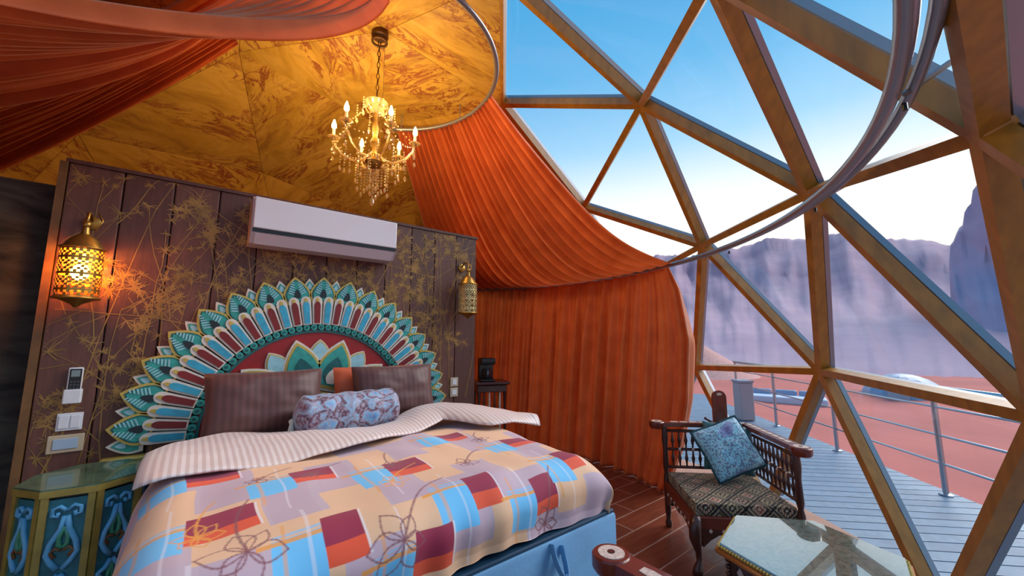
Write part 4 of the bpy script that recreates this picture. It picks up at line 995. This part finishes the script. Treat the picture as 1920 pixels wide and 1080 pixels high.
for z in (.25, .53, .81): MB().tube([rp(smin, z), rp(smax, z)], .012, 8).build('cross_bar', M_chrome, rl, True)
bx_ = empty('storage_box', (7.75, .25, -.055), .9, label='pale grey box standing at the far end of the deck', cat='box')
MB().bbox((0, 0, .36), (.26, .26, .70), .02).build('body', mat('pale_box', (168, 156, 160), .6), bx_); MB().bbox((0, 0, .735), (.29, .29, .05), .015).build('lid', mat('box_lid', (150, 150, 158), .6), bx_)

def land():
    mt = mat('red_sand', (196, 104, 92), .95, var=.18, scale=.35, bump=.3, bscale=3)
    n = 90; R_ = 420; vs = []
    g = np.sign(np.linspace(-1, 1, n)) * np.abs(np.linspace(-1, 1, n)) ** 2.2 * R_
    for x in g:
        for y in g: vs.append((x + 5, y - 2, -.7 + (0 if math.hypot(x, y) < 12 else .5 * noise.noise(Vector((x * .03, y * .03, 0))))))
    fs = [(i * n + j, (i + 1) * n + j, (i + 1) * n + j + 1, i * n + j + 1) for i in range(n - 1) for j in range(n - 1)]
    mb = MB(); mb.add(vs, fs); return tag(mb.build('ground', mt, None, True), 'red desert sand stretching to the mountains', kind='structure')
land()
def rock_mat(name, a, b):  # distance haze is put into the rock colours, paler and more lilac
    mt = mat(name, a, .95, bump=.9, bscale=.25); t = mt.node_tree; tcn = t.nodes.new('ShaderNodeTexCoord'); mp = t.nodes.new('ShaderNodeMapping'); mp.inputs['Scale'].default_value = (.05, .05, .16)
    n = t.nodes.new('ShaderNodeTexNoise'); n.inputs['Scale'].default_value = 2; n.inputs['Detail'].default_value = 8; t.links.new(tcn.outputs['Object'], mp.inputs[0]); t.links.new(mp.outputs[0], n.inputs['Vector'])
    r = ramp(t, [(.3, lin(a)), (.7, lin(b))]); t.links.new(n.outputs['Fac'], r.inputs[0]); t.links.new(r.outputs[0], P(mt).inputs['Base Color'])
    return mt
def ridge(name, label, D, th, hs, mt, depth=40, NU=260, NVv=26, seed=0):
    """th: azimuths (deg), hs: crest height tangent seen from the dome"""
    vs = []
    for i in range(NU):
        az = th[0] + (th[-1] - th[0]) * i / (NU - 1); tn = interp(az, th, hs)
        H = tn * D + 1.5 + D * .006 * noise.noise(Vector((az * 1.7, seed, 0))) + D * .004 * noise.noise(Vector((az * 4.1, seed, 2)))
        ca, sa = math.cos(math.radians(az)), math.sin(math.radians(az))
        for j in range(NVv):
            v = j / (NVv - 1)
            if v < .75:
                k = v / .75; prof = .30 * k + .70 * k ** 3.2
                d = D - depth * (1 - k); z = -1 + (H + 1) * min(1, prof)
            else:
                k = (v - .75) / .25; d = D + depth * k; z = -1 + (H + 1) * (1 - k)
            wob = noise.noise(Vector((az * .45, z * .12, seed))) * D * .045 * min(1, v * 3) * (1 if v < .74 else 0) + noise.noise(Vector((az * 1.5, z * .35, seed + 4))) * D * .012 * (1 if v < .72 else 0)
            vs.append((EYE.x + (d + wob) * ca, EYE.y + (d + wob) * sa, z))
    fs = [(i * NVv + j, (i + 1) * NVv + j, (i + 1) * NVv + j + 1, i * NVv + j + 1) for i in range(NU - 1) for j in range(NVv - 1)]
    mb = MB(); mb.add(vs, fs); return tag(mb.build(name, mt, None, True), label, 'mountain')
ridge('mountain_ridge', 'long hazy purple mountain ridge behind the terrace', 150, [-12, 1.2, 2.1, 3.3, 5.2, 7.2, 8.5, 10.7, 12.8, 17, 23.6, 30, 45, 70], [.16, .18, .172, .188, .197, .203, .231, .226, .221, .235, .205, .22, .18, .05], rock_mat('far_rock_haze', (164, 132, 150), (182, 150, 162)), 122, seed=1)
ridge('mountain_cliff', 'steep rock cliff at the right edge of the view', 85, [-60, -30, -14, -6, -2.9, -1.4, -.3, .1, .3, .75, .95, 1.4, 1.55, 2.1, 2.7], [.08, .22, .3, .345, .335, .302, .272, .262, .24, .228, .205, .197, .18, .168, .02], rock_mat('near_rock_haze', (156, 134, 160), (172, 148, 170)), 26, seed=6)
def tent(name, label, loc, R_, mt, hgt=1.0):
    t = empty(name, loc, label=label, cat='tent')
    MB().lathe([(R_ * math.cos(a), R_ * hgt * math.sin(a)) for a in [PI / 2 * k / 8 * .98 for k in range(9)]], n=16).build('shell', mt, t)
    MB().prism([(-R_ * .22, 0), (R_ * .22, 0), (R_ * .22, R_ * .5), (0, R_ * .62), (-R_ * .22, R_ * .5)], -.05, .1, lambda x, y, z: (-R_ * .98 + y, x, z)).build('door_flap', mat('tent_door', (150, 160, 176), .6), t)
M_t1 = mat('pale_blue_tent', (130, 150, 178), .4); M_t2 = mat('white_tent', (186, 196, 214), .6)
tent('dome_tent', 'pale blue dome tent on the sand beyond the railing', (19.2, -.68, -.72), 1.2, M_t1, .82)
lp_ = empty('seating_platform', (15.6, 1.9, -.72), .28, label='low pale blue seating platform on the sand beyond the railing', cat='platform')
MB().bbox((0, 0, .12), (.9, 2.3, .24), .05).build('mattress', M_t2, lp_)
for yy in (-.75, 0, .75): MB().bbox((.38, yy, .3), (.16, .7, .22), .06).build('back_cushion', M_t1, lp_)
def dune():
    vs = []; n = 40; m_ = 12
    for i in range(m_):
        r = i / (m_ - 1)
        for k in range(n):
            a = 2 * PI * k / n; vs.append((21.4 + 4.2 * r * math.cos(a), 8.0 + 4.2 * r * math.sin(a), -.95 + 2.5 * (1 - r) ** 1.15))
    fs = [(i * n + k, i * n + (k + 1) % n, (i + 1) * n + (k + 1) % n, (i + 1) * n + k) for i in range(m_ - 1) for k in range(n)]
    mb = MB(); mb.add(vs, fs); return tag(mb.build('sand_dune', mat('pink_sand', (206, 150, 140), .95, var=.15), None, True), 'pinkish sand dune seen beside the curtain edge', 'dune')
dune()
